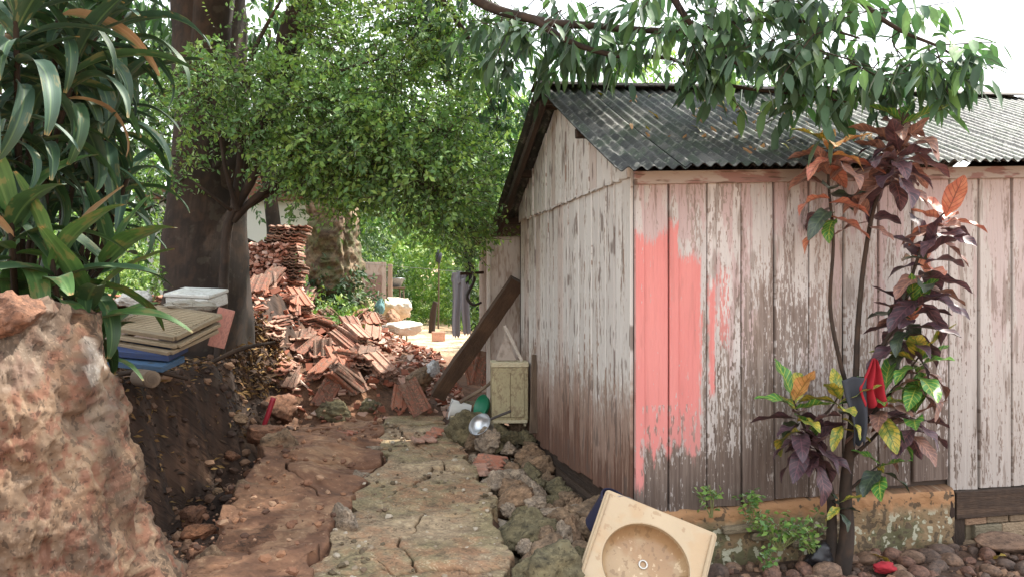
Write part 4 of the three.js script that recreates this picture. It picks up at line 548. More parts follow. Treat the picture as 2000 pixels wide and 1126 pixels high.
// --- the small-leaved tree in front of the trunk
{
  const T = thing('small_leaved_tree', 'small leaved green tree with thin stems spreading over the path beside the dark trunk', 'tree', [-2.75, 1.0, -7.7]);
  const loc = v => v.clone().sub(T.position), lp = a => a.map(loc); reseed(6101);
  const lm = (pts, rs, s, name = 'branch', seg = 22) => part(name, limb(lp(pts), rs, { seg, rad: 7, lump: 0.14, s }), twigDark, T); const twigDark = M({ map: barkMap, color: rgb(190, 180, 170), bumpMap: reliefGrain, bumpScale: 0.006 });
  lm([V3(-2.95, 0.8, -7.7), at(440, 500, 7.62), at(445, 440, 7.6), at(462, 400, 7.55)], [0.065, 0.055, 0.05, 0.048], 31, 'trunk', 18);
  lm([at(455, 430, 7.6), at(500, 385, 7.5), at(560, 340, 7.4), at(640, 310, 7.3), at(740, 295, 7.2), at(850, 300, 7.1)], [0.04, 0.034, 0.028, 0.022, 0.014, 0.006], 32);
  lm([at(470, 410, 7.6), at(540, 372, 7.55), at(600, 362, 7.5), at(680, 345, 7.4), at(800, 350, 7.2), at(900, 400, 7.1)], [0.036, 0.03, 0.024, 0.018, 0.012, 0.005], 33);
  lm([at(460, 405, 7.55), at(500, 330, 7.4), at(505, 260, 7.3), at(560, 190, 7.2), at(660, 140, 7.0), at(760, 110, 6.9)], [0.05, 0.04, 0.034, 0.026, 0.016, 0.006], 34);
  lm([at(458, 400, 7.5), at(470, 300, 7.4), at(468, 200, 7.3), at(500, 90, 7.2), at(560, -20, 7.1)], [0.046, 0.036, 0.03, 0.022, 0.01], 35);
  lm([at(462, 410, 7.5), at(440, 330, 7.3), at(420, 240, 7.2), at(360, 180, 7.1)], [0.03, 0.022, 0.015, 0.006], 36);
  lm([at(540, 370, 7.5), at(570, 300, 7.4), at(640, 240, 7.2), at(760, 220, 7.0)], [0.026, 0.02, 0.014, 0.006], 37);
  lm([at(330, 320, 7.0), at(400, 372, 7.1), at(450, 410, 7.4)], [0.006, 0.012, 0.02], 38);
  const LV = new Leaves(), tw = [];
  const o = { gap: 2.0, thin: 0.41, s: 301, droop: 0.18, twig: 0.30, per: 13, cols: greens.privet, leaf: 0.060, asp: 0.55, stem: 0.6, tr: 0.0035 };
  for (const [px, py, d, a, b, n] of [[440, 150, 7.1, 0.50, 0.30, 120], [400, 90, 7.2, 0.32, 0.28, 40], [365, 220, 7.1, 0.30, 0.24, 50], [540, 70, 7.1, 0.55, 0.45, 230], [560, 190, 7.1, 0.5, 0.36, 190], [660, 100, 7.0, 0.55, 0.5, 260], [690, 240, 7.0, 0.55, 0.36, 230], [790, 70, 7.0, 0.5, 0.45, 190], [800, 190, 6.9, 0.5, 0.4, 230], [760, 310, 7.0, 0.5, 0.24, 200], [850, 250, 7.0, 0.40, 0.36, 190], [850, 370, 7.0, 0.42, 0.24, 190], [920, 340, 8.4, 0.40, 0.34, 170], [880, 440, 7.6, 0.32, 0.24, 130], [940, 430, 8.9, 0.3, 0.26, 90], [620, 300, 7.2, 0.4, 0.2, 90], [520, 270, 7.3, 0.30, 0.22, 50], [880, 120, 7.1, 0.3, 0.3, 50], [330, 300, 7.3, 0.22, 0.3, 40], [960, 270, 8.8, 0.45, 0.5, 120], [620, -60, 7.1, 1.0, 0.3, 160], [650, 345, 7.4, 0.46, 0.2, 150], [690, 380, 7.6, 0.25, 0.14, 50], [740, 20, 7.6, 0.6, 0.4, 150], [860, 30, 7.8, 0.5, 0.4, 110], [480, 10, 7.0, 0.35, 0.25, 60]]) clump(LV, tw, loc(at(px, py, d)), [a, b, 0.55], Math.round(n * 1.35), o);
  part('crown', LV.geo(), leafMat, T, 'stuff'); part('twigs', mergeGeometries(tw), twigMat, T, 'stuff');
}
// --- trees and bushes behind
function bgTree(name, label, x, d, gy, h, clumps, cols, o2 = {}, group, cat = 'tree') {
  const T = thing(name, label, cat, [x, gy, -d], 0, group); const LV = new Leaves();
  if (cat === 'tree') { part('trunk', limb([V3(0, -0.3, 0), V3(0.1, h * 0.3, 0), V3(-0.1, h * 0.65, 0.1), V3(0, h, 0)], [0.22, 0.17, 0.12, 0.03].map(k => k * (o2.tk || 1)), { seg: 16, rad: 8, s: Math.round(x * 7 + d) }), barkMat, T); }
  const tw = [];
  for (const [cx, cy, cz, a, b, c, n] of clumps) { clump(LV, null, V3(cx, cy, cz), [a, b, c], n, { gap: 0.9, thin: 0.38, s: Math.round(d * 13 + x), droop: 0.3, twig: 0.3, per: 9, cols, leaf: 0.12, asp: 0.42, stem: 0, ...o2 }); if (cat === 'tree') { const b0 = V3(0, Math.min(h * 0.8, Math.max(h * 0.25, cy - 1)), 0); tw.push(stick(b0, V3(cx, cy, cz), 0.05, 0.015)); } }
  part('crown', LV.geo(), leafMat, T, 'stuff'); if (tw.length) part('branches', mergeGeometries(tw), barkMat, T);
  return T;
}
reseed(6201);
const ball = (n, R, H, y0, k, cl) => { const a = []; for (let i = 0; i < n; i++) { const t = rr(0, 6.283), r = R * Math.sqrt(rnd()); a.push([r * Math.cos(t), y0 + H * rnd(), r * Math.sin(t), R * 0.42 * rr(0.8, 1.2), H * 0.30 * rr(0.8, 1.2), R * 0.42 * rr(0.8, 1.2), Math.round(k / n)]); } return a; };
bgTree('yard_tree', 'bright green tree rising behind the ridge of the roof', 1.7, 15.5, 0.8, 4.6, ball(12, 2.2, 3.0, 2.4, 900), greens.bright, { long: true, leaf: 0.17, asp: 0.3, droop: 0.6 });
bgTree('yard_tree', 'leafy tree behind the roof, right of the brightest one', 4.2, 14.5, 0.8, 4.4, ball(9, 2.0, 2.4, 2.2, 520), greens.mango, { long: true, leaf: 0.18, asp: 0.3, droop: 0.6 });
bgTree('yard_tree', 'tall green tree above the sunlit yard left of the house', -5.2, 21, 0.8, 6.5, ball(14, 2.8, 3.6, 3.6, 1300), greens.bright, { leaf: 0.15 });
bgTree('yard_tree', 'green tree behind the mossy ruin', -5.2, 16.5, 0.9, 6.5, ball(14, 2.5, 4.5, 2.4, 1300), greens.deep, { leaf: 0.15 });
bgTree('yard_tree', 'green tree behind the dark trunk at the far left', -8.4, 15, 1.1, 6.5, ball(13, 2.4, 4.6, 2.0, 1200), greens.deep, { leaf: 0.15 });
bgTree('yard_tree', 'dense shady tree close behind the tall strap leaved plants', -6.2, 8.6, 1.1, 5.5, ball(14, 1.7, 4.2, 1.3, 1500), greens.deep, { leaf: 0.14 });
bgTree('yard_tree', 'shady tree beyond the strap leaved plants', -11.5, 13.5, 1.1, 6, ball(12, 2.3, 4.6, 1.4, 1000), greens.deep, { leaf: 0.15 });
bgTree('yard_tree', 'tall tree closing the far end of the yard', -1.5, 27, 0.9, 8.5, ball(18, 4.5, 6, 2.2, 1700), greens.bright, { leaf: 0.22 });
bgTree('yard_tree', 'dense tree at the far left end of the yard', -8.5, 27, 0.9, 9, ball(18, 4.5, 7, 1.8, 1700), greens.deep, { leaf: 0.22 });
bgTree('yard_tree', 'dense tree far behind the annex', 5.5, 26, 0.9, 8, ball(14, 4, 4.5, 2.6, 1100), greens.bright, { leaf: 0.22 });
const by = d => pathY(d);
for (const [px, d, w, h, n, cols, label] of [[668, 12.6, 0.42, 1.2, 220, greens.deep, 'dark leafy shrub at the foot of the mossy ruin'], [640, 11.9, 0.5, 0.35, 130, greens.bright, 'bright low weeds between the tall tile stack and the old panel'], [760, 24, 1.6, 2.6, 700, greens.bright, 'bright hedge bush behind the grey basin'], [860, 26, 1.8, 2.6, 700, greens.bright, 'bright bush at the end of the yard behind the stump'], [930, 24, 1.2, 2.4, 420, greens.bright, 'bright bush behind the hanging trousers'], [700, 21, 1.2, 2.8, 500, greens.deep, 'taller green bush behind the old panel'], [980, 20, 1.2, 2.2, 300, greens.deep, 'green bush behind the annex'], [560, 17, 1.3, 2.2, 400, greens.bright, 'sunlit bush behind the tall tile stack'], [250, 13, 1.4, 2.0, 500, greens.bright, 'sunlit bush seen behind the low tile stack'], [60, 12.5, 1.6, 2.0, 400, greens.deep, 'bush behind the strap leaved plants']]) {
  const x = (px - 1000) / FPX * d, y = groundY(x, d); bgTree('bush', label, x, d, y, h, [[0, h * 0.45, 0, w, h * 0.5, w * 0.8, Math.round(n * 0.6)], [w * 0.4, h * 0.3, 0.2, w * 0.6, h * 0.3, w * 0.6, Math.round(n * 0.25)], [-w * 0.5, h * 0.3, 0.2, w * 0.6, h * 0.32, w * 0.6, Math.round(n * 0.25)]], cols, { leaf: d > 16 ? 0.15 : 0.10, droop: 0.2, thin: 0.34 }, null, 'bush'); }
// far wood that closes the view
{ const LV = new Leaves(); reseed(6301); for (let i = 0; i < 34; i++) { const a = lerp(-1.15, 1.0, i / 33), R = rr(38, 48); const c = V3(Math.sin(a) * R, 2 + rr(2, 4.5) + (a > 0.25 ? -3 : 0), -Math.cos(a) * R); clump(LV, null, c, [4, rr(3.5, 5.5) - (a > 0.25 ? 2 : 0), 3], 190, { gap: 0.3, thin: 0.34, s: 401, droop: 0.3, twig: 0.8, per: 8, cols: rnd() < 0.5 ? greens.deep : greens.bright, leaf: 0.5, asp: 0.55, stem: 0 }); }
  tag(single('woodland', LV.geo(), leafMat), 'far off belt of mixed green trees behind everything', 'woodland', null, 'stuff'); }
// grass
{ const pos = [], idx = [], col = []; reseed(6401); let n = 0; for (let i = 0; i < 26000; i++) { const d = rr(13.5, 32), x = rr(-7, 1.2); const gi = groundInfo(x, d); if (gi.grass < 0.4 + 0.4 * rnd()) continue; const h = rr(0.06, 0.2) * (d > 20 ? 1.4 : 1), a = rr(0, 6.28), w = 0.012, lx = rr(-0.08, 0.08), lz = rr(-0.08, 0.08), c = pick(greens.bright); pos.push(x - w * Math.cos(a), gi.y, -d - w * Math.sin(a), x + w * Math.cos(a), gi.y, -d + w * Math.sin(a), x + lx, gi.y + h, -d + lz); idx.push(n, n + 1, n + 2); n += 3; for (let k = 0; k < 3; k++) col.push(...c); }
  tag(single('grass', geo(pos, idx, null, col), leafMat), 'short sunlit grass at the end of the yard', 'grass', null, 'stuff'); }
// ------------------------------------------------------------ plants with large leaves
// leaf along +z, bending down by a total angle, folded along the midrib; width profile by kind
function leafGeo(bend, fold, prof, wave, s, nu = 4, nv = 10) {
  const pos = [], uv = [], idx = []; let y = 0, z = 0;
  for (let j = 0; j <= nv; j++) { const t = j / nv, th = -bend * t; if (j) { y += Math.sin(th) / nv; z += Math.cos(th) / nv; }
    for (let i = 0; i <= nu; i++) { const u = i / nu * 2 - 1, w = prof(t) * 0.5; const wv = wave * Math.sin(t * 13 + s + (u > 0 ? 1.5 : 0)) * Math.abs(u) * w * 2; const up = Math.abs(u) * w * fold + wv; pos.push(u * w, y + up * Math.cos(th), z - up * Math.sin(th)); uv.push(i / nu, t); } }
  const W = nu + 1; for (let j = 0; j < nv; j++) for (let i = 0; i < nu; i++) { const a = j * W + i; idx.push(a, a + W, a + 1, a + 1, a + W, a + W + 1); }
  return geo(pos, idx, uv);
}
const strapProf = t => 0.035 + 0.125 * Math.pow(Math.sin(Math.PI * Math.pow(clamp(t), 0.75)), 0.75) * (t > 0.985 ? 0.2 : 1), crotProf = t => t < 0.07 ? 0.03 : 0.03 + 0.35 * Math.pow(Math.sin(Math.PI * Math.pow(clamp((t - 0.05) / 0.95), 0.85)), 0.8);
const strapG = [0.3, 0.8, 1.3, 1.7, 2.1, 2.5].map((b, i) => leafGeo(b, 0.45, strapProf, 0.05, i * 2.1, 4, 12)), crotG = [0.15, 0.5, 0.9, 1.3, 1.7].map((b, i) => leafGeo(b, 0.35, crotProf, 0.14, i * 1.7));
const LM = (map, o = {}) => new THREE.MeshPhysicalMaterial({ map, roughness: 0.5, transmission: 0.22, thickness: 0, side: THREE.DoubleSide, ...o });
const strapTex = (a, b, s) => tex(64, 256, (u, v) => { const st = n2(u * 26, v * 1.5, s), m = Math.abs(u - 0.5) < 0.045 ? 1 : 0, e = fbm2(u * 5, v * 9, s + 5, 3); let c = mix3(a, b, 0.6 * st + 0.4 * e); c = mix3(c, [132, 156, 96], 0.45 * m); return mix3(c, [150, 126, 78], 0.8 * ss(0.95, 1.0, v + 0.1 * (e - 0.5)) + 0.5 * ss(0.66, 0.72, e)); });
const strapM = [strapTex([40, 70, 40], [62, 96, 52], 1101), strapTex([34, 58, 38], [52, 84, 52], 1103), strapTex([58, 92, 44], [92, 128, 62], 1105), strapTex([46, 74, 56], [70, 100, 78], 1107)].map(t => LM(t, { roughness: 0.58 })), deadM = LM(strapTex([150, 112, 78], [186, 150, 112], 1109), { roughness: 0.9 });
const caneM = M({ color: rgb(112, 98, 76), map: bareWood, bumpMap: reliefGrain, bumpScale: 0.006 });
function leaf(parent, g, m, p, az, pitch, roll, s, ws = 1) { const o = part('leaf', g, m, parent); o.position.copy(p); o.rotation.order = 'YXZ'; o.rotation.set(-pitch, az, roll); o.scale.set(s * ws, s, s); return o; }
{
  reseed(7001);
  const plants = [
    ['tall strap leaved plant with hanging dark leaves at the upper left edge', [-3.25, 0.75, -4.75], [[at(30, 40, 3.9), 17, 0.60, 0], [at(120, -30, 4.2), 18, 0.62, 0], [at(150, 110, 4.3), 19, 0.62, 0], [at(60, 230, 4.2), 18, 0.58, 0], [at(-30, 190, 3.9), 15, 0.58, 0], [at(90, 120, 4.6), 18, 0.6, 0], [at(20, 320, 4.4), 16, 0.55, 0], [at(190, 60, 4.7), 17, 0.6, 0]]],
    ['strap leaved plant whose leaves reach towards the dark tree trunk', [-3.05, 0.9, -5.35], [[at(240, 20, 4.9), 18, 0.62, 0], [at(215, 190, 4.9), 19, 0.62, 0], [at(150, 300, 4.7), 16, 0.56, 0], [at(255, 330, 5.0), 12, 0.5, 0], [at(120, 220, 5.1), 18, 0.6, 0], [at(90, 380, 5.0), 16, 0.55, 0], [at(190, 410, 5.2), 12, 0.5, 0]]],
    ['lower strap leaved plant with broad light green leaves above the earth block', [-3.1, 0.75, -4.7], [[at(20, 420, 4.0), 13, 0.50, 1], [at(100, 500, 4.1), 14, 0.48, 1], [at(215, 500, 4.5), 13, 0.50, 1], [at(170, 590, 4.3), 12, 0.50, 1], [at(195, 650, 4.7), 9, 0.46, 1]]],
  ];
  for (const [label, base, heads] of plants) {
    const T = thing('strap_leaf_plant', label, 'plant', base); const B = V3(...base);
    for (const [h, n, len, low] of heads) {
      const top = h.clone().sub(B), foot = V3(rr(-0.2, 0.2), -0.1, rr(-0.2, 0.2)); const mid = foot.clone().lerp(top, 0.5).add(V3(rr(-0.12, 0.12), 0, rr(-0.1, 0.1)));
      const cane = part('cane', limb([foot, mid, top], [0.026, 0.022, 0.014], { seg: 14, rad: 7, lump: 0.08, s: n }), caneM, T);
      for (let k = 0; k < n; k++) { const t = k / n, az = k * 2.4 + rr(-0.3, 0.3), dirn = top.clone().sub(mid).normalize(), p = top.clone().addScaledVector(dirn, -0.34 * t); const pitch = lerp(1.1, low ? -0.1 : 0.15, t) + rr(-0.2, 0.2); const bend = Math.min(5, Math.floor(lerp(low ? 0 : 1, low ? 4 : 6, t) + rr(0, 1)));
        leaf(cane, strapG[bend], rnd() < 0.035 ? deadM : low ? pick([strapM[2], strapM[0], strapM[2]]) : pick([strapM[0], strapM[1], strapM[1], strapM[3]]), p, az, pitch, rr(-0.3, 0.3), len * rr(0.8, 1.15) * (low ? 1.12 : 1), (low ? 1.55 : 0.98) * rr(0.85, 1.15)); }
    }
  }
}
// croton with variegated leaves in front of the house
const vein = (a, b, v2, s) => tex(96, 192, (u, v) => { const q = Math.abs(u - 0.5) * 2, m = q < 0.07 ? 1 : 0, lat = (v * 8 - q * 1.6) % 1, l = Math.abs(((lat + 1) % 1) - 0.5) < 0.09 ? 0.8 : 0, e = fbm2(u * 6, v * 10, s, 4); let c = mix3(a, b, ss(0.35, 0.65, e)); return mix3(c, v2, Math.max(m, l) * 0.8); });
const crotM = { purple: LM(vein([58, 42, 48], [78, 54, 60], [112, 74, 80], 1201)), dusk: LM(vein([70, 52, 58], [96, 70, 74], [140, 96, 96], 1203)), maroon: LM(vein([112, 82, 74], [136, 100, 86], [186, 136, 112], 1205)), orange: LM(vein([206, 146, 92], [222, 170, 106], [140, 116, 62], 1207)), salmon: LM(vein([198, 132, 104], [186, 112, 90], [120, 76, 66], 1209)), green: LM(vein([62, 112, 46], [84, 136, 56], [200, 190, 84], 1211)), yellow: LM(vein([190, 168, 66], [120, 136, 54], [70, 100, 44], 1213)), dark: LM(vein([44, 56, 44], [58, 72, 52], [86, 96, 70], 1215)) };
{
  reseed(7101);
  const T = thing('croton_shrub', 'tall croton shrub with purple, orange and yellow veined leaves against the boards', 'shrub', [at(1640, 1126, 4.98).x, -0.14, -5.0]); const B = T.position.clone(), lp = a => a.map(([x, y, d]) => at(x, y, d).sub(B));
  const stemM = M({ map: barkMap, color: rgb(200, 188, 176), bumpMap: reliefGrain, bumpScale: 0.005 });
  const S = (pts, rs, name = 'stem') => part(name, limb(lp(pts), rs.map(r => r * 0.82), { seg: 26, rad: 8, lump: 0.1, s: pts[0][0] % 17 }), stemM, T);
  S([[1640, 1140, 4.98], [1655, 1040, 5.0], [1652, 960, 5.02], [1660, 880, 5.05], [1668, 800, 5.05], [1672, 740, 5.05]], [0.075, 0.062, 0.052, 0.045, 0.036, 0.028], 'trunk');
  S([[1622, 1130, 5.02], [1625, 1040, 5.04], [1622, 960, 5.06], [1600, 880, 5.04], [1585, 820, 5.0]], [0.055, 0.045, 0.034, 0.022, 0.012], 'trunk');
  const stems = [S([[1668, 800, 5.05], [1640, 700, 5.05], [1622, 600, 5.06], [1628, 470, 5.04], [1618, 340, 5.0], [1622, 270, 4.96]], [0.022, 0.018, 0.016, 0.014, 0.012, 0.006]), S([[1672, 745, 5.05], [1676, 640, 5.06], [1690, 500, 5.05], [1712, 390, 5.0], [1748, 300, 4.93], [1765, 220, 4.9]], [0.026, 0.022, 0.02, 0.017, 0.013, 0.006]), S([[1672, 800, 5.05], [1710, 700, 5.02], [1762, 610, 4.98], [1785, 530, 4.95], [1815, 450, 4.92], [1850, 410, 4.9]], [0.024, 0.02, 0.016, 0.014, 0.011, 0.006]), S([[1665, 860, 5.05], [1720, 790, 5.0], [1770, 730, 4.98], [1800, 690, 4.95]], [0.02, 0.016, 0.012, 0.006]), S([[1655, 900, 5.04], [1700, 860, 5.0], [1740, 820, 4.96], [1790, 800, 4.94]], [0.018, 0.014, 0.01, 0.005]), S([[1600, 880, 5.04], [1570, 830, 4.97], [1550, 780, 4.94]], [0.018, 0.012, 0.006]), S([[1655, 960, 5.02], [1690, 930, 4.98], [1720, 905, 4.95]], [0.014, 0.01, 0.005]), S([[1585, 830, 5.0], [1620, 800, 4.94], [1640, 770, 4.9]], [0.014, 0.01, 0.005])];
  // whorl(px, py, d, leaves, size, colours top to bottom, height px of the leafy part, parent)
  const whorl = (px, py, d, n, len, top, low, hpx, st, dx = 0) => { len *= 1.05; const az0 = rr(0, 6); for (let k = 0; k < n; k++) { const t = (k + 0.5) / n, p = at(px - dx * t, py + hpx * t, d).sub(B), az = az0 + k * 2.4 + rr(-0.3, 0.3), pitch = lerp(1.15, -0.4, Math.pow(t, 0.55)) + rr(-0.2, 0.2); const m = t < 0.28 ? pick(top) : pick(low); leaf(st, pick(t < 0.3 ? [crotG[0], crotG[1]] : [crotG[1], crotG[2], crotG[3]]), crotM[m], p, az, pitch, rr(-0.4, 0.4), len * rr(0.72, 1.12), rr(0.85, 1.15)); } };
  whorl(1622, 280, 4.94, 14, 0.31, ['orange', 'orange', 'yellow'], ['orange', 'salmon', 'orange', 'maroon'], 45, stems[0]);
  whorl(1620, 340, 5.0, 11, 0.30, ['maroon', 'maroon'], ['maroon', 'dusk', 'purple', 'dark', 'salmon'], 95, stems[0]);
  whorl(1632, 395, 5.03, 3, 0.22, ['dark'], ['green', 'dark'], 40, stems[0]); whorl(1695, 415, 5.03, 4, 0.25, ['maroon'], ['purple', 'maroon'], 30, stems[1]);
  whorl(1765, 230, 4.9, 12, 0.30, ['green', 'salmon', 'maroon'], ['maroon', 'dusk', 'maroon', 'purple'], 60, stems[1], 10);
  whorl(1760, 280, 4.9, 25, 0.33, ['maroon', 'dusk'], ['maroon', 'dusk', 'purple', 'dusk'], 80, stems[1], 20);
  whorl(1850, 418, 4.9, 13, 0.29, ['salmon', 'orange', 'salmon'], ['salmon', 'maroon', 'dusk'], 50, stems[2], 20);
  whorl(1815, 470, 4.92, 22, 0.31, ['dusk', 'purple'], ['dusk', 'purple', 'maroon', 'salmon', 'dark'], 130, stems[2], 20);
  whorl(1785, 590, 4.96, 21, 0.29, ['green', 'purple', 'dusk'], ['dusk', 'purple', 'dark', 'purple'], 90, stems[2], 20);
  whorl(1800, 690, 4.95, 17, 0.29, ['yellow', 'green', 'yellow'], ['maroon', 'yellow', 'maroon', 'green'], 70, stems[3], 10);
  whorl(1790, 800, 4.94, 15, 0.26, ['green', 'maroon', 'green'], ['maroon', 'dusk', 'green'], 60, stems[4], 10); whorl(1730, 760, 4.98, 16, 0.26, ['yellow', 'green'], ['dusk', 'green', 'maroon', 'yellow'], 70, stems[4], 10);
  whorl(1550, 775, 4.94, 22, 0.29, ['orange', 'yellow', 'green', 'yellow'], ['purple', 'dusk', 'purple', 'dark', 'dusk', 'purple', 'yellow'], 110, stems[5], -20); whorl(1640, 770, 4.9, 11, 0.26, ['yellow', 'yellow', 'green'], ['yellow', 'green', 'dusk', 'dark'], 70, stems[7], -5); whorl(1595, 850, 4.96, 12, 0.26, ['green', 'dusk'], ['purple', 'dusk', 'dusk'], 60, stems[5]);
  whorl(1720, 905, 4.95, 7, 0.24, ['green', 'green'], ['green', 'yellow', 'dark'], 25, stems[6]); whorl(1640, 975, 4.96, 7, 0.17, ['dark', 'yellow'], ['yellow', 'dark'], 30, stems[6]);
}
// weeds at the plinth
function weed(label, px, py, d, w, h, n, stems) { const p = at(px, py, d), gy = p.y; const T = thing('weed_plant', label, 'weed', [p.x, gy, p.z]); const LV = new Leaves(), tw = []; for (let k = 0; k < stems; k++) { const top = V3(rr(-w, w), h * rr(0.5, 1), rr(-0.08, 0.08)); tw.push(stick(V3(rr(-0.03, 0.03), -0.05, 0), top, 0.005)); for (let q = 0; q < n; q++) { const t = rr(0.3, 1), c = pick(greens.bright); LV.small(top.clone().multiplyScalar(t).add(V3(rr(-0.05, 0.05), rr(-0.04, 0.04), rr(-0.05, 0.05))), V3(rr(-1, 1), rr(-0.4, 0.6), rr(-0.6, 1)).normalize(), rr(0.03, 0.06), rr(0.022, 0.034), [c[0] * 0.7, c[1] * 0.8, c[2] * 0.7]); } } part('stems', mergeGeometries(tw), M({ color: rgb(110, 110, 66) }), T); part('leaves', LV.geo(), leafMat, T, 'stuff'); return T; }
reseed(7201);
weed('small weed growing out from under the boards left of the croton', 1385, 995, 5.02, 0.07, 0.20, 12, 4); weed('upright bright weed at the top of the orange plinth', 1472, 1000, 5.05, 0.06, 0.18, 16, 4);
weed('sprawling weed hanging over the plinth stones', 1520, 1060, 4.98, 0.30, 0.22, 16, 12); weed('low weed beside the croton trunk among river stones', 1495, 1115, 4.9, 0.07, 0.16, 12, 4); weed('spreading weed close to the left of the croton trunk', 1590, 1065, 4.98, 0.12, 0.10, 12, 6);
weed('yellow green weed between the low tile stack and the dark trunk', 295, 575, 7.4, 0.16, 0.28, 14, 6);
// fallen leaves: roof, path, plinth
{ reseed(7301); const fm = [crotM.yellow, deadM, LM(strapTex([196, 168, 62], [214, 186, 80], 1301)), deadM]; const fg = leafGeo(0.8, 0.3, t => 0.02 + 0.30 * Math.sin(Math.PI * clamp(t)), 0.1, 1, 2, 6);
  const drop = (p, s, m, label, group, tilt) => { const o = single('fallen_leaf', fg, m, label, 'fallen leaf', group); o.position.copy(p); o.rotation.order = 'YXZ'; o.rotation.set(tilt + rr(-0.15, 0.15), rr(0, 6.28), rr(-0.4, 0.4)); o.scale.setScalar(s); };
  const put = (x, z) => shed.localToWorld(V3(x, roofY(x, z) + 0.03, z)); shed.updateMatrixWorld();
  for (let i = 0; i < 75; i++) { const x = 0.15 + 1.9 * Math.pow(rnd(), 0.8), z = rr(-1.3, 0.1); drop(put(x, z), rr(0.05, 0.15), pick([fm[1], fm[1], fm[0], fm[3]]), 'curled dry brown leaf on the corrugated roof', 'dry leaves on the roof', 0.3); }
  drop(put(0.42, -0.75), 0.17, fm[2], 'bright yellow fallen leaf on the roof near the gable', null, 0.3); drop(put(1.15, -0.35), 0.2, deadM, 'large pale brown leaf near the eaves of the roof', null, 0.3);
  for (const [px, py, d, s, label] of [[745, 770, 0, 0, '']]) ; const G = (x, d, s, m, label) => drop(V3(x, groundY(x, d) + 0.02, -d), s, m, label, null, 0);
  G(at(255, 770, 5.7).x, 5.7, 0.2, fm[2], 'yellow leaf on the edge of the earth bank'); G(-2.35, 5.15, 0.16, fm[2], 'yellow leaf lying in the ditch'); const p = at(1700, 1078, 5.12); drop(p.setY(-0.05), 0.2, fm[2], 'yellow leaf on the river stones right of the croton trunk', null, 0.1); const p2 = at(1965, 1112, 5.1); drop(p2.setY(-0.06), 0.18, fm[2], 'yellow leaf among river stones at the right edge', null, 0.1); }
// ------------------------------------------------------------ objects
reseed(8001);
const paintM = (a, b, dirt, s, o = {}) => M({ map: tex(256, 256, (u, v) => { const n = tf(u, v, 5, s, 5), m = tf(u, v, 22, s + 9, 4); let c = mix3(a, b, n); c = mix3(c, dirt, 0.55 * ss(0.46, 0.70, n * 0.4 + m * 0.6)); return c; }), bumpMap: reliefGrain, bumpScale: 0.004, roughness: 0.7, ...o });
const rect2 = (g, sx = 1, sy = 1) => g;
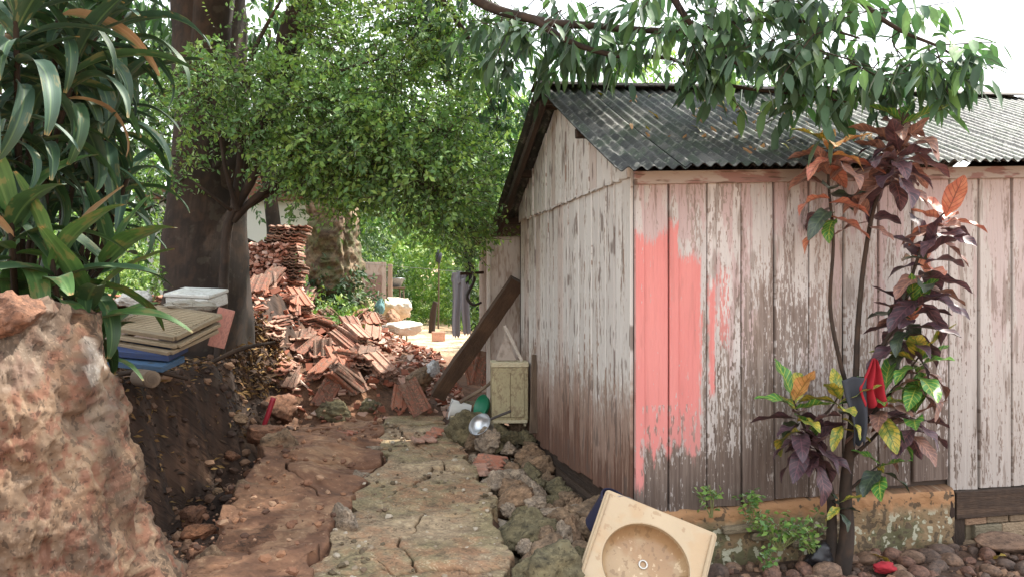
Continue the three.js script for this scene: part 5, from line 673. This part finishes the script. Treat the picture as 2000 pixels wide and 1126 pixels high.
// wash basin slab leaning on the rubble
{
  const T = thing('washbasin', 'beige moulded stone washbasin slab leaning face up in the foreground', 'washbasin', at(1215, 1110, 4.42)); const g0 = new THREE.Group();
  const W = 0.69, H = 0.96, bx = 0.0, by2 = 0.14, ra = 0.265, rb = 0.245;
  const outline = new THREE.Shape(); const c = 0.02; outline.moveTo(-W / 2 + c, -H / 2); outline.lineTo(W / 2 - c, -H / 2); outline.quadraticCurveTo(W / 2, -H / 2, W / 2, -H / 2 + c); outline.lineTo(W / 2, H / 2 - c); outline.quadraticCurveTo(W / 2, H / 2, W / 2 - c, H / 2); outline.lineTo(-W / 2 + c, H / 2); outline.quadraticCurveTo(-W / 2, H / 2, -W / 2, H / 2 - c); outline.lineTo(-W / 2, -H / 2 + c); outline.quadraticCurveTo(-W / 2, -H / 2, -W / 2 + c, -H / 2);
  const hole = new THREE.Path(); hole.absellipse(bx, by2, ra, rb, 0, Math.PI * 2, true); outline.holes.push(hole);
  const map = tex(512, 512, (u, v) => { const n = tf(u, v, 4, 1401, 5), m = tf(u, v, 26, 1411, 4), r = tf(u, v, 7, 1421, 4); let k = mix3([172, 148, 116], [190, 167, 134], n); k = mix3(k, [180, 142, 100], 0.4 * ss(0.50, 0.70, r)); return mix3(k, [150, 118, 84], 0.5 * ss(0.68, 0.76, m)); });
  const bowlMap = tex(512, 512, (u, v) => { const n = tf(u, v, 4, 1431, 5), m = tf(u, v, 20, 1441, 4), r = tf(u, v, 5, 1451, 5); let k = mix3([160, 132, 98], [182, 154, 118], n); k = mix3(k, [156, 116, 78], 0.55 * ss(0.50, 0.68, r)); k = mix3(k, [214, 190, 156], 0.6 * ss(0.70, 0.76, m)); return mix3(k, [128, 100, 70], 0.5 * ss(0.36, 0.30, m)); });
  const sm = M({ map, roughness: 0.45, bumpMap: reliefGrain, bumpScale: 0.003 });
  const slab = new THREE.ExtrudeGeometry(outline, { depth: 0.03, bevelEnabled: true, bevelSize: 0.008, bevelThickness: 0.008, bevelSegments: 2, curveSegments: 40 });
  part('slab', slab, sm, T); 
  const prof = []; for (let k = 0; k <= 16; k++) { const t = k / 16; prof.push(new THREE.Vector2(Math.max(0.001, 1 - Math.pow(t, 2.6)), -0.13 * Math.sin(Math.min(1, t * 1.25) * Math.PI / 2))); } prof.reverse();
  const bowl = new THREE.LatheGeometry(prof, 48); bowl.rotateX(Math.PI / 2); bowl.scale(ra - 0.007, rb - 0.007, 1); bowl.translate(bx, by2, 0.036); const bp = bowl.attributes.position, bu = bowl.attributes.uv; for (let i = 0; i < bp.count; i++) bu.setXY(i, bp.getX(i) * 1.6, bp.getY(i) * 1.6);
  part('bowl', bowl, M({ map: bowlMap, roughness: 0.4, side: THREE.DoubleSide, bumpMap: reliefGrain, bumpScale: 0.004 }), T);
  const dr = new THREE.TorusGeometry(0.024, 0.006, 8, 20); dr.translate(bx + 0.0, by2 + 0.04, -0.088); part('drain', dr, M({ color: rgb(206, 200, 190), metalness: 0.6, roughness: 0.4 }), T);
  for (const [s, w] of [[-1, 0.022], [1, 0.026]]) part('rim', box(w, H - 0.02, 0.02, s * (W / 2 - w / 2 - 0.002), 0, 0.044, 0, 0, 0, 0.008), sm, T);
  T.rotation.order = 'ZYX'; T.quaternion.setFromEuler(new THREE.Euler(-0.62, 0.10, 0, 'YXZ')).multiply(new THREE.Quaternion().setFromAxisAngle(V3(0, 0, 1), -0.44));
  T.position.copy(at(1246, 1150, 4.40));
}
// blue bucket behind the basin
{ const T = thing('bucket', 'dark blue plastic bucket lying tipped behind the washbasin', 'bucket', at(1166, 1000, 4.85)); const pr = [[0, 0], [0.085, 0], [0.092, 0.01], [0.115, 0.22], [0.121, 0.225], [0.121, 0.237], [0.112, 0.237], [0.086, 0.016], [0, 0.014]].map(a => new THREE.Vector2(...a)); part('shell', new THREE.LatheGeometry(pr, 36), M({ color: rgb(34, 38, 62), roughness: 0.45, side: THREE.DoubleSide }), T); const h = new THREE.TorusGeometry(0.118, 0.004, 6, 24, Math.PI); h.rotateX(0.4); h.translate(0, 0.22, 0); part('handle', h, M({ color: rgb(120, 120, 120), metalness: 0.7, roughness: 0.5 }), T); T.rotation.set(0.55, 0.2, -0.55); T.position.y -= 0.1; }
// beam leaning on the end of the side wall
{ const a = at(858, 775, 8.55), b = at(1008, 545, 8.12), d = b.clone().sub(a), len = d.length(); const nx = 10, pos = []; let g = new THREE.BoxGeometry(0.165, len, 0.10, 4, 40, 3); const p = g.attributes.position; for (let i = 0; i < p.count; i++) { const x = p.getX(i), y = p.getY(i), z = p.getZ(i); const k = 0.03 * (fbm2(y * 3, z * 8 + (x > 0 ? 9 : 0), 1501, 3) - 0.5) + 0.012 * (fbm2(y * 9, x * 20, 1505, 2) - 0.5); p.setXYZ(i, x + (x > 0 ? 1 : -1) * k + 0.02 * Math.sin(y * 2.2), y, z + (z > 0 ? 1 : -1) * k * 0.7); } g.computeVertexNormals();
  const uv = g.attributes.uv; for (let i = 0; i < uv.count; i++) uv.setXY(i, p.getX(i) * 2 + p.getZ(i) * 2, p.getY(i) * 1.2);
  const m = single('beam', g, M({ map: bareWood, color: rgb(188, 170, 156), bumpMap: reliefGrain, bumpScale: 0.02 }), 'heavy grey wooden beam leaning from the tile heap against the side wall', 'beam'); m.position.copy(a.clone().add(b).multiplyScalar(0.5)); m.quaternion.setFromUnitVectors(V3(0, 1, 0), d.normalize()); m.rotateY(0.25); }
// cream cabinet
{ const T = thing('cabinet', 'small dirty cream metal cabinet standing against the far end of the side wall', 'cabinet', [-0.03, 0.40, -7.72], 0.08); const m = paintM([158, 146, 112], [180, 168, 132], [112, 92, 68], 1601), m2 = paintM([200, 190, 158], [214, 204, 172], [150, 124, 92], 1611);
  part('body', box(0.36, 0.54, 0.30, 0, 0.30, 0, 0, 0, 0, 0.008), m, T); part('top', box(0.37, 0.05, 0.32, 0, 0.595, 0, 0, 0, 0, 0.008), m2, T); const d = part('door', box(0.30, 0.44, 0.012, -0.01, 0.30, 0.156, 0, 0, 0, 0.004), m, T); part('seam', box(0.006, 0.44, 0.004, 0.0, 0.30, 0.1635, 0, 0, 0, 0.001), M({ color: rgb(110, 96, 70) }), d); part('kick_plate', box(0.34, 0.03, 0.02, 0, 0.035, 0.155), m2, T); for (const [x, z] of [[-0.15, -0.12], [0.15, -0.12], [-0.15, 0.12], [0.15, 0.12]]) part('leg', box(0.025, 0.05, 0.025, x, 0.01, z), m2, T); }
{ const s = new THREE.Shape([new THREE.Vector2(-0.10, 0), new THREE.Vector2(0.10, 0), new THREE.Vector2(-0.01, 0.27)]); const o = single('wood_offcut', new THREE.ExtrudeGeometry(s, { depth: 0.02, bevelEnabled: true, bevelSize: 0.003, bevelThickness: 0.003, bevelSegments: 1 }), paintM([150, 136, 124], [172, 158, 146], [110, 94, 82], 1621), 'grey triangular wood offcut standing on the cream cabinet', 'offcut'); o.position.set(-0.06, 1.025, -7.72); o.rotation.x = -0.18; }
{ const o = single('lath', box(0.035, 0.40, 0.015, 0, 0.2, 0), paintM([196, 184, 170], [210, 200, 188], [130, 112, 98], 1631), 'thin white lath leaning on the cream cabinet top', 'lath'); o.position.set(0.10, 1.02, -7.70); o.rotation.set(-0.3, 0.3, 0.48); }
{ const o = single('plank', box(0.10, 0.75, 0.02, 0, 0.375, 0), woodMat, 'short brown plank standing between the cabinet and the side wall', 'plank'); o.position.set(0.21, 0.36, -7.35); o.rotation.set(-0.05, 0.5, -0.04); }
// kitchen things
{ const T = thing('saucepan', 'aluminium saucepan lying tipped on the rubble with its handle to the right', 'saucepan', at(946, 838, 7.35)); const pr = [[0, 0], [0.085, 0], [0.098, 0.012], [0.102, 0.085], [0.108, 0.09], [0.100, 0.092], [0.094, 0.016], [0, 0.006]].map(a => new THREE.Vector2(...a)); const al = M({ color: rgb(196, 198, 200), metalness: 0.9, roughness: 0.35, side: THREE.DoubleSide }); part('pan', new THREE.LatheGeometry(pr, 36), al, T); part('handle', box(0.20, 0.014, 0.024, 0.20, 0.075, 0, 0, 0, -0.1), M({ color: rgb(60, 50, 44), roughness: 0.6 }), T); T.quaternion.setFromUnitVectors(V3(0, 1, 0), V3(-0.45, 0.62, 0.64).normalize()); T.scale.setScalar(1.1); }
{ const T = thing('paint_bucket', 'white plastic bucket lying on its side behind the saucepan', 'bucket', at(918, 805, 7.95)); const pr = [[0, 0], [0.065, 0], [0.083, 0.16], [0.088, 0.162], [0.088, 0.172], [0.08, 0.17], [0.062, 0.008], [0, 0.008]].map(a => new THREE.Vector2(...a)); part('shell', new THREE.LatheGeometry(pr, 30), M({ color: rgb(206, 204, 198), roughness: 0.5, side: THREE.DoubleSide }), T); const h = new THREE.TorusGeometry(0.088, 0.003, 6, 20, Math.PI); h.rotateX(1.2); h.translate(0, 0.16, 0); part('handle', h, M({ color: rgb(150, 150, 150), metalness: 0.7, roughness: 0.4 }), T); T.rotation.set(0.5, 0, 1.35); T.scale.setScalar(1.25); }
{ const o = single('plastic_bowl', new THREE.LatheGeometry([[0, 0], [0.06, 0.004], [0.10, 0.03], [0.115, 0.06], [0.12, 0.06], [0.104, 0.024], [0.06, -0.006], [0, -0.008]].map(a => new THREE.Vector2(...a)), 30), M({ color: rgb(26, 112, 80), roughness: 0.45, side: THREE.DoubleSide }), 'green plastic bowl tipped on edge beside the cream cabinet', 'bowl'); o.position.copy(at(948, 795, 7.75)); o.quaternion.setFromUnitVectors(V3(0, 1, 0), V3(-0.75, 0.35, 0.55).normalize()); }
{ const o = single('stick', limb([V3(0, 0, 0), V3(0.25, 0.15, 0), V3(0.45, 0.33, 0.02)], [0.02, 0.018, 0.015], { seg: 10, rad: 7 }), woodMat, 'reddish stick leaning against the left of the cream cabinet', 'stick'); o.position.copy(at(898, 785, 7.9)); }
{ const o = single('tool_handle', limb([V3(0, 0, 0), V3(0.05, 0.13, 0), V3(0.10, 0.30, -0.02)], [0.022, 0.024, 0.026], { seg: 10, rad: 9, lump: 0.03 }), M({ color: rgb(150, 34, 48), roughness: 0.5 }), 'short dark red stick standing at the left edge of the path', 'stick'); o.position.copy(at(512, 838, 7.3)); }
{ const o = stone('plastic_bag', stoneG[2], M({ color: rgb(206, 208, 210), vertexColors: true, roughness: 0.5 }), at(845, 718, 9.0), 0.10, 0.10, 0.09, 0.4, 'pale grey crumpled plastic bag beside the rock on the heap', 'bag'); }
// annex behind the house
{ const T = thing('annex', 'lean-to annex of dirty white panels and posts behind the board house', 'annex', [-0.10, 0.45, -8.75], 0.05); const wm = paintM([184, 172, 162], [202, 192, 184], [128, 104, 90], 1701), br = paintM([150, 116, 96], [168, 138, 116], [104, 76, 60], 1711), wp = paintM([214, 206, 198], [224, 218, 210], [150, 130, 114], 1721);
  part('panel', box(0.36, 1.9, 0.03, 0.03, 0.95, 0), wm, T); part('post', box(0.045, 2.05, 0.05, -0.17, 1.0, 0.02), wp, T); part('post', box(0.06, 2.1, 0.06, 0.22, 1.0, 0.03), darkWood, T);
  part('side_panel', box(0.03, 1.9, 1.2, -0.16, 0.95, -0.65), br, T); part('post', box(0.06, 2.0, 0.06, -0.21, 0.98, -1.28), wp, T); part('side_panel', box(0.03, 1.7, 1.1, -0.17, 0.9, -1.9), br, T); part('post', box(0.07, 1.9, 0.07, -0.22, 0.9, -2.5), wp, T); part('back_wall', box(2.6, 1.9, 0.04, 1.1, 0.95, -2.6), br, T);
  part('shelf_plank', box(0.30, 0.035, 0.10, -0.36, 1.52, -1.1, 0.15, 0, 0.06), darkWood, T);
  for (const [i, z] of [[0, 0], [1, 1]]) { const g = sheet(0, 0.9, 1, 0, 0); g.dispose(); }
  for (let q = 0; q < 4; q++) { const nx = 50, nz = 6, pos = [], idx = [], uv = []; for (const th of [0, -0.01]) for (let j = 0; j <= nz; j++) for (let i = 0; i <= nx; i++) { const z = 0.25 - q * 0.80 - 0.86 * i / nx, x = -0.45 + 1.6 * j / nz; pos.push(x, 1.98 + 0.16 * j / nz + 0.012 * Math.cos(z / 0.084 * 6.283) + th + 0.008 * (q % 2), z); uv.push(z, x); } const W = nx + 1, N = W * (nz + 1); for (let j = 0; j < nz; j++) for (let i = 0; i < nx; i++) { const a = j * W + i; idx.push(a, a + W, a + 1, a + 1, a + W, a + W + 1); const b = a + N; idx.push(b, b + 1, b + W, b + 1, b + W + 1, b + W); } for (let i = 0; i < nx; i++) { idx.push(i, i + 1, i + N, i + 1, i + 1 + N, i + N); } for (let j = 0; j < nz; j++) { const a = j * W, b = a + W; idx.push(a, b, a + N, b, b + N, a + N); } part('roof_sheet', geo(pos, idx, uv), roofMats[q % 3], T); }
}
// hanging dark clothes and hose under the annex roof
{ const o = single('hose', limb([at(925, 440, 9.6), at(918, 500, 9.6), at(926, 545, 9.55), at(912, 580, 9.55), at(924, 595, 9.55), at(940, 590, 9.6)], [0.02, 0.022, 0.02, 0.02, 0.02, 0.015], { seg: 30, rad: 8 }), M({ color: rgb(48, 44, 42), roughness: 0.6 }), 'dark looping hose hanging at the corner of the annex', 'hose'); }
function cloth(w, h, folds, depth, s, taper = 1, n = 26, m = 26) { const pos = [], idx = [], uv = []; for (const th of [0.004, -0.004]) for (let j = 0; j <= m; j++) for (let i = 0; i <= n; i++) { const t = j / m, u = i / n - 0.5, k = lerp(1, taper, t); pos.push(u * w * k + 0.02 * Math.sin(t * 5 + s) * t, -t * h - 0.03 * Math.abs(u) * (1 - t) + 0.02 * Math.sin(u * 17 + s) * t, depth * Math.sin(u * folds * 6.283 + s + t * 1.2) * (0.35 + 0.65 * t) + th); uv.push(i / n, t); } const W = n + 1, N = W * (m + 1); for (let j = 0; j < m; j++) for (let i = 0; i < n; i++) { const a = j * W + i; idx.push(a, a + W, a + 1, a + 1, a + W, a + W + 1); const b = a + N; idx.push(b, b + 1, b + W, b + 1, b + W + 1, b + W); } const e = (a, b) => idx.push(a, b, a + N, b, b + N, a + N); for (let i = 0; i < n; i++) { e(i, i + 1); e(m * W + i + 1, m * W + i); } for (let j = 0; j < m; j++) { e((j + 1) * W, j * W); e(j * W + n, (j + 1) * W + n); } return geo(pos, idx, uv); }
{ const T = thing('trousers', 'grey blue trousers hanging from a line beside the annex', 'trousers', at(901, 530, 12.0)); const m = M({ map: tex(64, 64, (u, v) => mix3([158, 160, 166], [112, 116, 126], n2(u * 16, v * 2, 5))), roughness: 0.95, side: THREE.DoubleSide }); const a = cloth(0.15, 0.92, 1.2, 0.02, 1, 0.8), b = cloth(0.15, 0.88, 1.1, 0.02, 3, 0.8); a.translate(-0.07, -0.1, 0); b.translate(0.07, -0.1, 0.01); part('leg', a, m, T); part('leg', b, m, T); part('waist', cloth(0.30, 0.18, 2, 0.015, 2), m, T); }
{ const o = single('clothesline', limb([at(680, 512, 13.5), at(800, 522, 12.8), at(901, 529, 12.0), at(958, 515, 11.0)], [0.004, 0.004, 0.004, 0.004], { seg: 20, rad: 5, lump: 0 }), M({ color: rgb(150, 150, 146) }), 'thin washing line strung from the ruin to the annex', 'line'); }
{ const o = single('jacket', cloth(0.12, 0.55, 1.5, 0.03, 4, 0.7), M({ color: rgb(46, 48, 54), roughness: 0.95, side: THREE.DoubleSide }), 'dark garment hanging under the annex eaves behind the trousers', 'garment'); o.position.copy(at(914, 480, 11.2)); }
// things in the sunlit yard
{ const d = 14.5, p = at(727, 595, d); const T = thing('old_panel', 'weathered pale board panel with dark rectangle standing in the yard', 'panel', [p.x, groundY(p.x, d) - 0.02, p.z], 0.05); const top = CAM_H - (512 - 582) / FPX * d - T.position.y; part('board', box(0.52, top, 0.03, 0, top / 2, 0), paintM([176, 156, 142], [196, 180, 166], [136, 108, 94], 1801), T); part('inset', box(0.30, 0.52, 0.012, 0.03, top - 0.5, 0.022), paintM([136, 108, 98], [150, 124, 112], [108, 82, 74], 1811), T); part('post', box(0.08, top - 0.03, 0.08, 0.33, top / 2 - 0.02, -0.03), paintM([168, 140, 120], [184, 158, 138], [120, 92, 76], 1821), T); }
{ const d = 16, p = at(771, 560, d), gy = groundY(p.x, d); const T = thing('stool', 'slim wooden stool holding the grey basin in the yard', 'stool', [p.x, gy, p.z], 0.4); const h = p.y - gy; part('seat', box(0.36, 0.03, 0.36, 0, h - 0.015, 0), woodMat, T); for (const [x, z] of [[-1, -1], [1, -1], [-1, 1], [1, 1]]) part('leg', stick(V3(x * 0.2, 0, z * 0.2), V3(x * 0.14, h - 0.03, z * 0.14), 0.02, 0.018), woodMat, T);
  const o = single('basin', new THREE.LatheGeometry([[0, 0], [0.13, 0], [0.20, 0.16], [0.215, 0.165], [0.215, 0.175], [0.195, 0.17], [0.125, 0.012], [0, 0.01]].map(a => new THREE.Vector2(...a)), 30), M({ color: rgb(132, 138, 144), roughness: 0.4, metalness: 0.4, side: THREE.DoubleSide }), 'grey metal basin on the stool beside the old panel', 'basin'); o.position.set(p.x, gy + h + 0.005, p.z); }
{ const d = 19, x = (843 - 1000) / FPX * d, gy = groundY(x, d); const g = limb([V3(0, -0.1, 0), V3(0.02, 0.3, 0), V3(0.06, 0.62, 0.02), V3(0.10, 0.78, 0.02)], [0.09, 0.085, 0.08, 0.06], { seg: 16, rad: 9, lump: 0.25, s: 3 }); const o = single('stump', g, darkWood, 'short leaning post stump standing in the yard grass', 'stump'); o.position.set(x, gy, -d); }
{ const d = 21, x = (856 - 1000) / FPX * d, gy = groundY(x, d); const T = thing('line_pole', 'thin pole with a dark bundle on top at the back of the yard', 'pole', [x, gy, -d]); part('pole', stick(V3(0, 0, 0), V3(0.02, 1.95, 0), 0.025, 0.02), woodMat, T); const b = stoneGeo(33, 4, 0.3, 2); b.scale(0.10, 0.19, 0.1); b.translate(0.02, 1.95, 0); part('bundle', b, M({ color: rgb(60, 60, 68) }), T); }
{ const d = 16, p = at(856, 628, d); const o = single('block', box(0.26, 0.2, 0.2, 0, 0.1, 0, 0.2), paintM([190, 140, 116], [202, 158, 136], [150, 104, 84], 1831), 'pale red brick block lying alone on the bright yard', 'brick block'); o.position.set(p.x, groundY(p.x, d), -d); }
function sack(label, px, py, d, sx, sy, sz, s, col, tilt = 0) { const g = stoneGeo(50 + s, 8, 0.5, 2); const p = at(px, py, d); const o = single('sack', g, M({ color: col, bumpMap: reliefGrain, bumpScale: 0.02, roughness: 0.9 }), label, 'sack'); o.position.copy(p); o.scale.set(sx, sy, sz); o.rotation.set(0, s, tilt); return o; }
sack('upright cream sack standing at the back of the tile heap', 722, 618, 12.9, 0.17, 0.30, 0.2, 1, rgb(196, 178, 138), 0.12); sack('bulging white sack lying behind the upright cream sack', 772, 600, 13.4, 0.34, 0.22, 0.25, 2, rgb(222, 206, 184), -0.1); sack('flat white sack lying at the edge of the bright yard', 788, 640, 12.6, 0.30, 0.11, 0.24, 3, rgb(226, 222, 208)); sack('brown sack slumped between the cream and white sacks', 765, 625, 12.9, 0.14, 0.16, 0.16, 4, rgb(160, 122, 96)); sack('small teal bundle tucked between the sacks', 741, 598, 12.75, 0.09, 0.13, 0.09, 5, rgb(112, 150, 150));
// mossy ruin and pale house behind
{ const nx = 120, ny = 160, pos = [], idx = [], uv = [], col = []; for (let j = 0; j <= ny; j++) for (let i = 0; i <= nx; i++) { const t = j / ny, a = i / nx * Math.PI * 2; let y = lerp(-0.2, 2.85, Math.min(1, t / 0.92)); const sh = t > 0.92 ? 1 - (t - 0.92) / 0.08 : 1, ca = Math.cos(a), sa = Math.sin(a); let x = sh * (0.34 + 0.08 * ss(2.2, 0, y)) * Math.sign(ca) * Math.pow(Math.abs(ca), 0.5), z = sh * 0.5 * Math.sign(sa) * Math.pow(Math.abs(sa), 0.5); const n = fbm3(ca * 1.2, y * 1.1, sa * 1.2, 120, 4) - 0.5, f = fbm3(ca * 3.4, y * 7, sa * 3.4, 126, 4) - 0.5; x += ca * (0.30 * n + 0.26 * f); z += sa * (0.3 * n + 0.26 * f); y += t > 0.7 ? 0.3 * n : 0; pos.push(x, y, z); uv.push(a * 0.5, y); const m = fbm3(x * 4 + 7, y * 2.4, z * 4, 130, 4), k = fbm3(x * 14, y * 12, z * 14, 134, 3); let c = mix3(L(128, 108, 88), L(158, 136, 110), m); c = mix3(c, L(84, 92, 56), 0.85 * ss(0.42, 0.58, m)); c = mix3(c, L(86, 66, 52), 0.8 * ss(0.54, 0.62, k)); col.push(...c); } const W = nx + 1; for (let j = 0; j < ny; j++) for (let i = 0; i < nx; i++) { const a = j * W + i; idx.push(a, a + W, a + 1, a + 1, a + W, a + W + 1); }
  const o = single('ruined_wall', triUV(geo(pos, idx, uv, col), 0.9), M({ vertexColors: true, map: dirtMap, bumpMap: withRepeat(reliefPits, 2, 2), bumpScale: 0.02 }), 'tall mossy stump of ruined wall behind the tile stack', 'ruin'); o.position.set(-2.98, 0.95, -12.9); }
{ const T = thing('pale_house', 'pale plastered house with brick corner glimpsed behind the tile stack', 'house', [-6.6, 0.9, -18.5], 0.12); part('wall', box(4.2, 3.1, 3.5, 0, 1.55, -1.75), M({ color: rgb(226, 222, 216), bumpMap: reliefGrain, bumpScale: 0.005 }), T); const rf = new THREE.Shape([new THREE.Vector2(-2.4, 0), new THREE.Vector2(2.4, 0), new THREE.Vector2(0, 0.9)]); const g = new THREE.ExtrudeGeometry(rf, { depth: 4, bevelEnabled: false }); g.translate(0, 3.1, -3.8); part('roof', g, tileMats[1], T); for (let k = 0; k < 40; k++) part('brick', box(0.2 - (k % 2) * 0.06, 0.065, 0.12, 2.06 - (k % 2) * -0.03, 0.04 + k * 0.077, 0.02), tileMats[k % 3], T); }
// heap of discarded things on the bank
{ const T = thing('ribbed_frame', 'weathered wooden frame with ribbed cane panel lying on the bank below the trunk', 'frame', at(322, 628, 6.2)); const m = paintM([168, 148, 118], [190, 172, 142], [118, 98, 74], 1901), md = paintM([140, 122, 96], [164, 146, 118], [96, 80, 60], 1911); const w = 0.66, h = 0.52;
  for (const s of [-1, 1]) { part('rail', box(w, 0.035, 0.045, 0, 0, s * h / 2), md, T); part('rail', box(0.045, 0.034, h, s * w / 2, 0.001, 0), md, T); } part('backing', box(w - 0.04, 0.008, h - 0.04, 0, -0.010, 0), M({ color: rgb(84, 70, 54) }), T); for (let k = 0; k < 15; k++) part('slat', box(w - 0.06, 0.022, 0.017, 0, 0.008, -h / 2 + 0.038 + k * (h - 0.076) / 14, 0, 0, 0, 0.006), m, T); T.rotation.set(0.30, -0.35, -0.12, 'YXZ'); }
for (const [dy, tw, w, label, m] of [[-0.065, 0.04, 0.64, 'grey wooden frame lying just under the ribbed panel', paintM([158, 140, 112], [180, 162, 134], [104, 86, 66], 1921)], [-0.12, -0.05, 0.60, 'second wooden frame lower in the pile under the ribbed panel', paintM([140, 122, 98], [164, 146, 118], [90, 74, 58], 1931)]]) { const T = thing('wooden_frame', label, 'frame', at(322, 628, 6.2)); T.position.y += dy; for (const s of [-1, 1]) { part('rail', box(w, 0.03, 0.05, 0, 0, s * 0.25), m, T); part('rail', box(0.05, 0.029, 0.5, s * w / 2, 0.001, 0), m, T); } T.rotation.set(0.30, -0.35 + tw, -0.12, 'YXZ'); }
for (const [px, py, d, w, turn, label, c] of [[275, 683, 6.05, 0.62, -0.1, 'blue painted plank lying under the wooden frames', [[42, 56, 98], [56, 78, 122]]], [270, 703, 6.0, 0.60, -0.16, 'lower dull blue plank at the bottom of the pile of frames', [[58, 86, 116], [74, 104, 132]]]]) { const o = single('blue_plank', box(w, 0.05, 0.30, 0, 0, 0), paintM(c[0], c[1], [66, 62, 56], 1941 + px), label, 'plank'); o.position.copy(at(px, py, d)); o.rotation.set(0.2, turn, -0.06); }
{ const T = thing('foam_box', 'white foam box beside the tree trunk on the bank', 'box', at(384, 580, 7.0), -0.25); const m = paintM([206, 206, 200], [216, 216, 210], [160, 152, 140], 1951); part('body', box(0.44, 0.10, 0.30, 0, -0.03, 0, 0, 0, 0, 0.012), m, T); part('lid', box(0.46, 0.035, 0.32, 0.0, 0.04, 0, 0.05, 0, 0, 0.012), m, T); T.rotation.x = 0.2; }
{ const o = single('white_plank', box(0.5, 0.03, 0.12, 0, 0, 0), paintM([186, 180, 168], [204, 198, 188], [120, 106, 92], 1961), 'pale plank poking out left of the ribbed frame', 'plank'); o.position.copy(at(195, 608, 6.1)); o.rotation.set(0.1, 0.2, -0.05); }
{ const o = single('pink_board', box(0.14, 0.34, 0.03, 0, 0, 0), paintM([176, 116, 102], [190, 136, 120], [130, 90, 78], 1971), 'faded pink board standing at the right end of the frame pile', 'board'); o.position.copy(at(432, 640, 6.6)); o.rotation.set(0.1, 0.4, -0.3); }
sack('crumpled off white plastic sack behind the ribbed frame', 262, 585, 6.9, 0.16, 0.07, 0.10, 6, rgb(206, 202, 194)); sack('grey crumpled plastic sheet between the ribbed frame and the foam box', 370, 598, 6.6, 0.20, 0.05, 0.10, 7, rgb(168, 160, 146));
{ const g = limb([V3(-0.11, 0, 0), V3(0, 0, 0), V3(0.11, 0.0, 0.02)], [0.065, 0.066, 0.064], { seg: 8, rad: 14, lump: 0.04 }); const o = single('log', mergeVertices(g), woodMat, 'short log lying under the pile of frames on the bank', 'log'); o.position.copy(at(285, 738, 5.75)); o.rotation.y = -0.6; }
for (const [px, py, d, w, turn, rz, label] of [[470, 690, 7.5, 0.7, 0.6, 0.3, 'dark root sticking out of the bank beside the tile heap'], [300, 735, 5.9, 0.5, 0.2, -0.1, 'rotten branch lying along the edge of the bank']]) { const o = single('branch', limb([V3(-w / 2, 0, 0), V3(0, 0.05, 0.04), V3(w / 2, 0, 0)], [0.02, 0.025, 0.012], { seg: 12, rad: 7 }), darkWood, label, 'branch'); o.position.copy(at(px, py, d)); o.rotation.set(0, turn, rz); }
// mat of dead leaves and roots on the bank edge
{ const LV = new Leaves(); reseed(8101); const cols = [L(92, 68, 46), L(70, 52, 38), L(124, 92, 54), L(58, 44, 34), L(142, 112, 66)]; for (let i = 0; i < 2600; i++) { const px = rr(455, 560), d = rr(7.6, 9.0), x = (px - 1000) / FPX * d, y = groundY(x, d); if (y < 0.6) continue; LV.small(V3(x, y + rr(0, 0.16), -d), V3(rr(-1, 1), rr(-0.9, 0.5), rr(-1, 1)).normalize(), rr(0.06, 0.13), 0.03, pick(cols)); } for (let i = 0; i < 1800; i++) { const d = rr(5.4, 7.8), x = rr(-3.6, -2.5), y = groundY(x, d); LV.small(V3(x, y + rr(0, 0.02), -d), V3(rr(-1, 1), rr(-0.5, 0.3), rr(-1, 1)).normalize(), rr(0.04, 0.09), 0.025, pick(cols)); }
  tag(single('leaf_litter', LV.geo(), M({ vertexColors: true, side: THREE.DoubleSide })), 'brown dead leaves and rootlets matted along the bank', 'leaf litter', null, 'stuff'); }
// clothes on the croton
{ const o = single('red_cloth', cloth(0.19, 0.30, 2.6, 0.04, 2, 0.85), M({ color: rgb(150, 26, 38), roughness: 0.95, side: THREE.DoubleSide }), 'bright red cloth hanging from the croton branches', 'cloth'); const g = o.geometry, p = g.attributes.position; for (let i = 0; i < p.count; i++) { const t = -p.getY(i) / 0.3; p.setX(i, p.getX(i) * (0.12 + 0.95 * clamp(t * 1.6))); } g.computeVertexNormals(); o.position.copy(at(1708, 698, 4.86)); }
{ const o = single('black_cloth', cloth(0.16, 0.42, 1.4, 0.035, 5, 0.55), M({ color: rgb(52, 54, 60), roughness: 0.95, side: THREE.DoubleSide }), 'black garment hanging left of the red cloth in the croton', 'cloth'); o.position.copy(at(1668, 735, 4.85)); o.rotation.z = 0.1; }
{ const o = stone('red_rag', stoneGeo(71, 6, 0.5, 2), M({ color: rgb(160, 36, 46), roughness: 0.9 }), at(1727, 1108, 4.95), 0.07, 0.035, 0.06, 0.3, 'crumpled red rag among the river stones', 'rag'); }
{ const o = stone('black_bag', stoneGeo(72, 6, 0.5, 3), M({ color: rgb(38, 36, 38), roughness: 0.5 }), at(1605, 1082, 5.05), 0.13, 0.09, 0.08, 0.3, 'black plastic bag at the foot of the croton trunk', 'bag'); }
renderer.render(scene, camera);
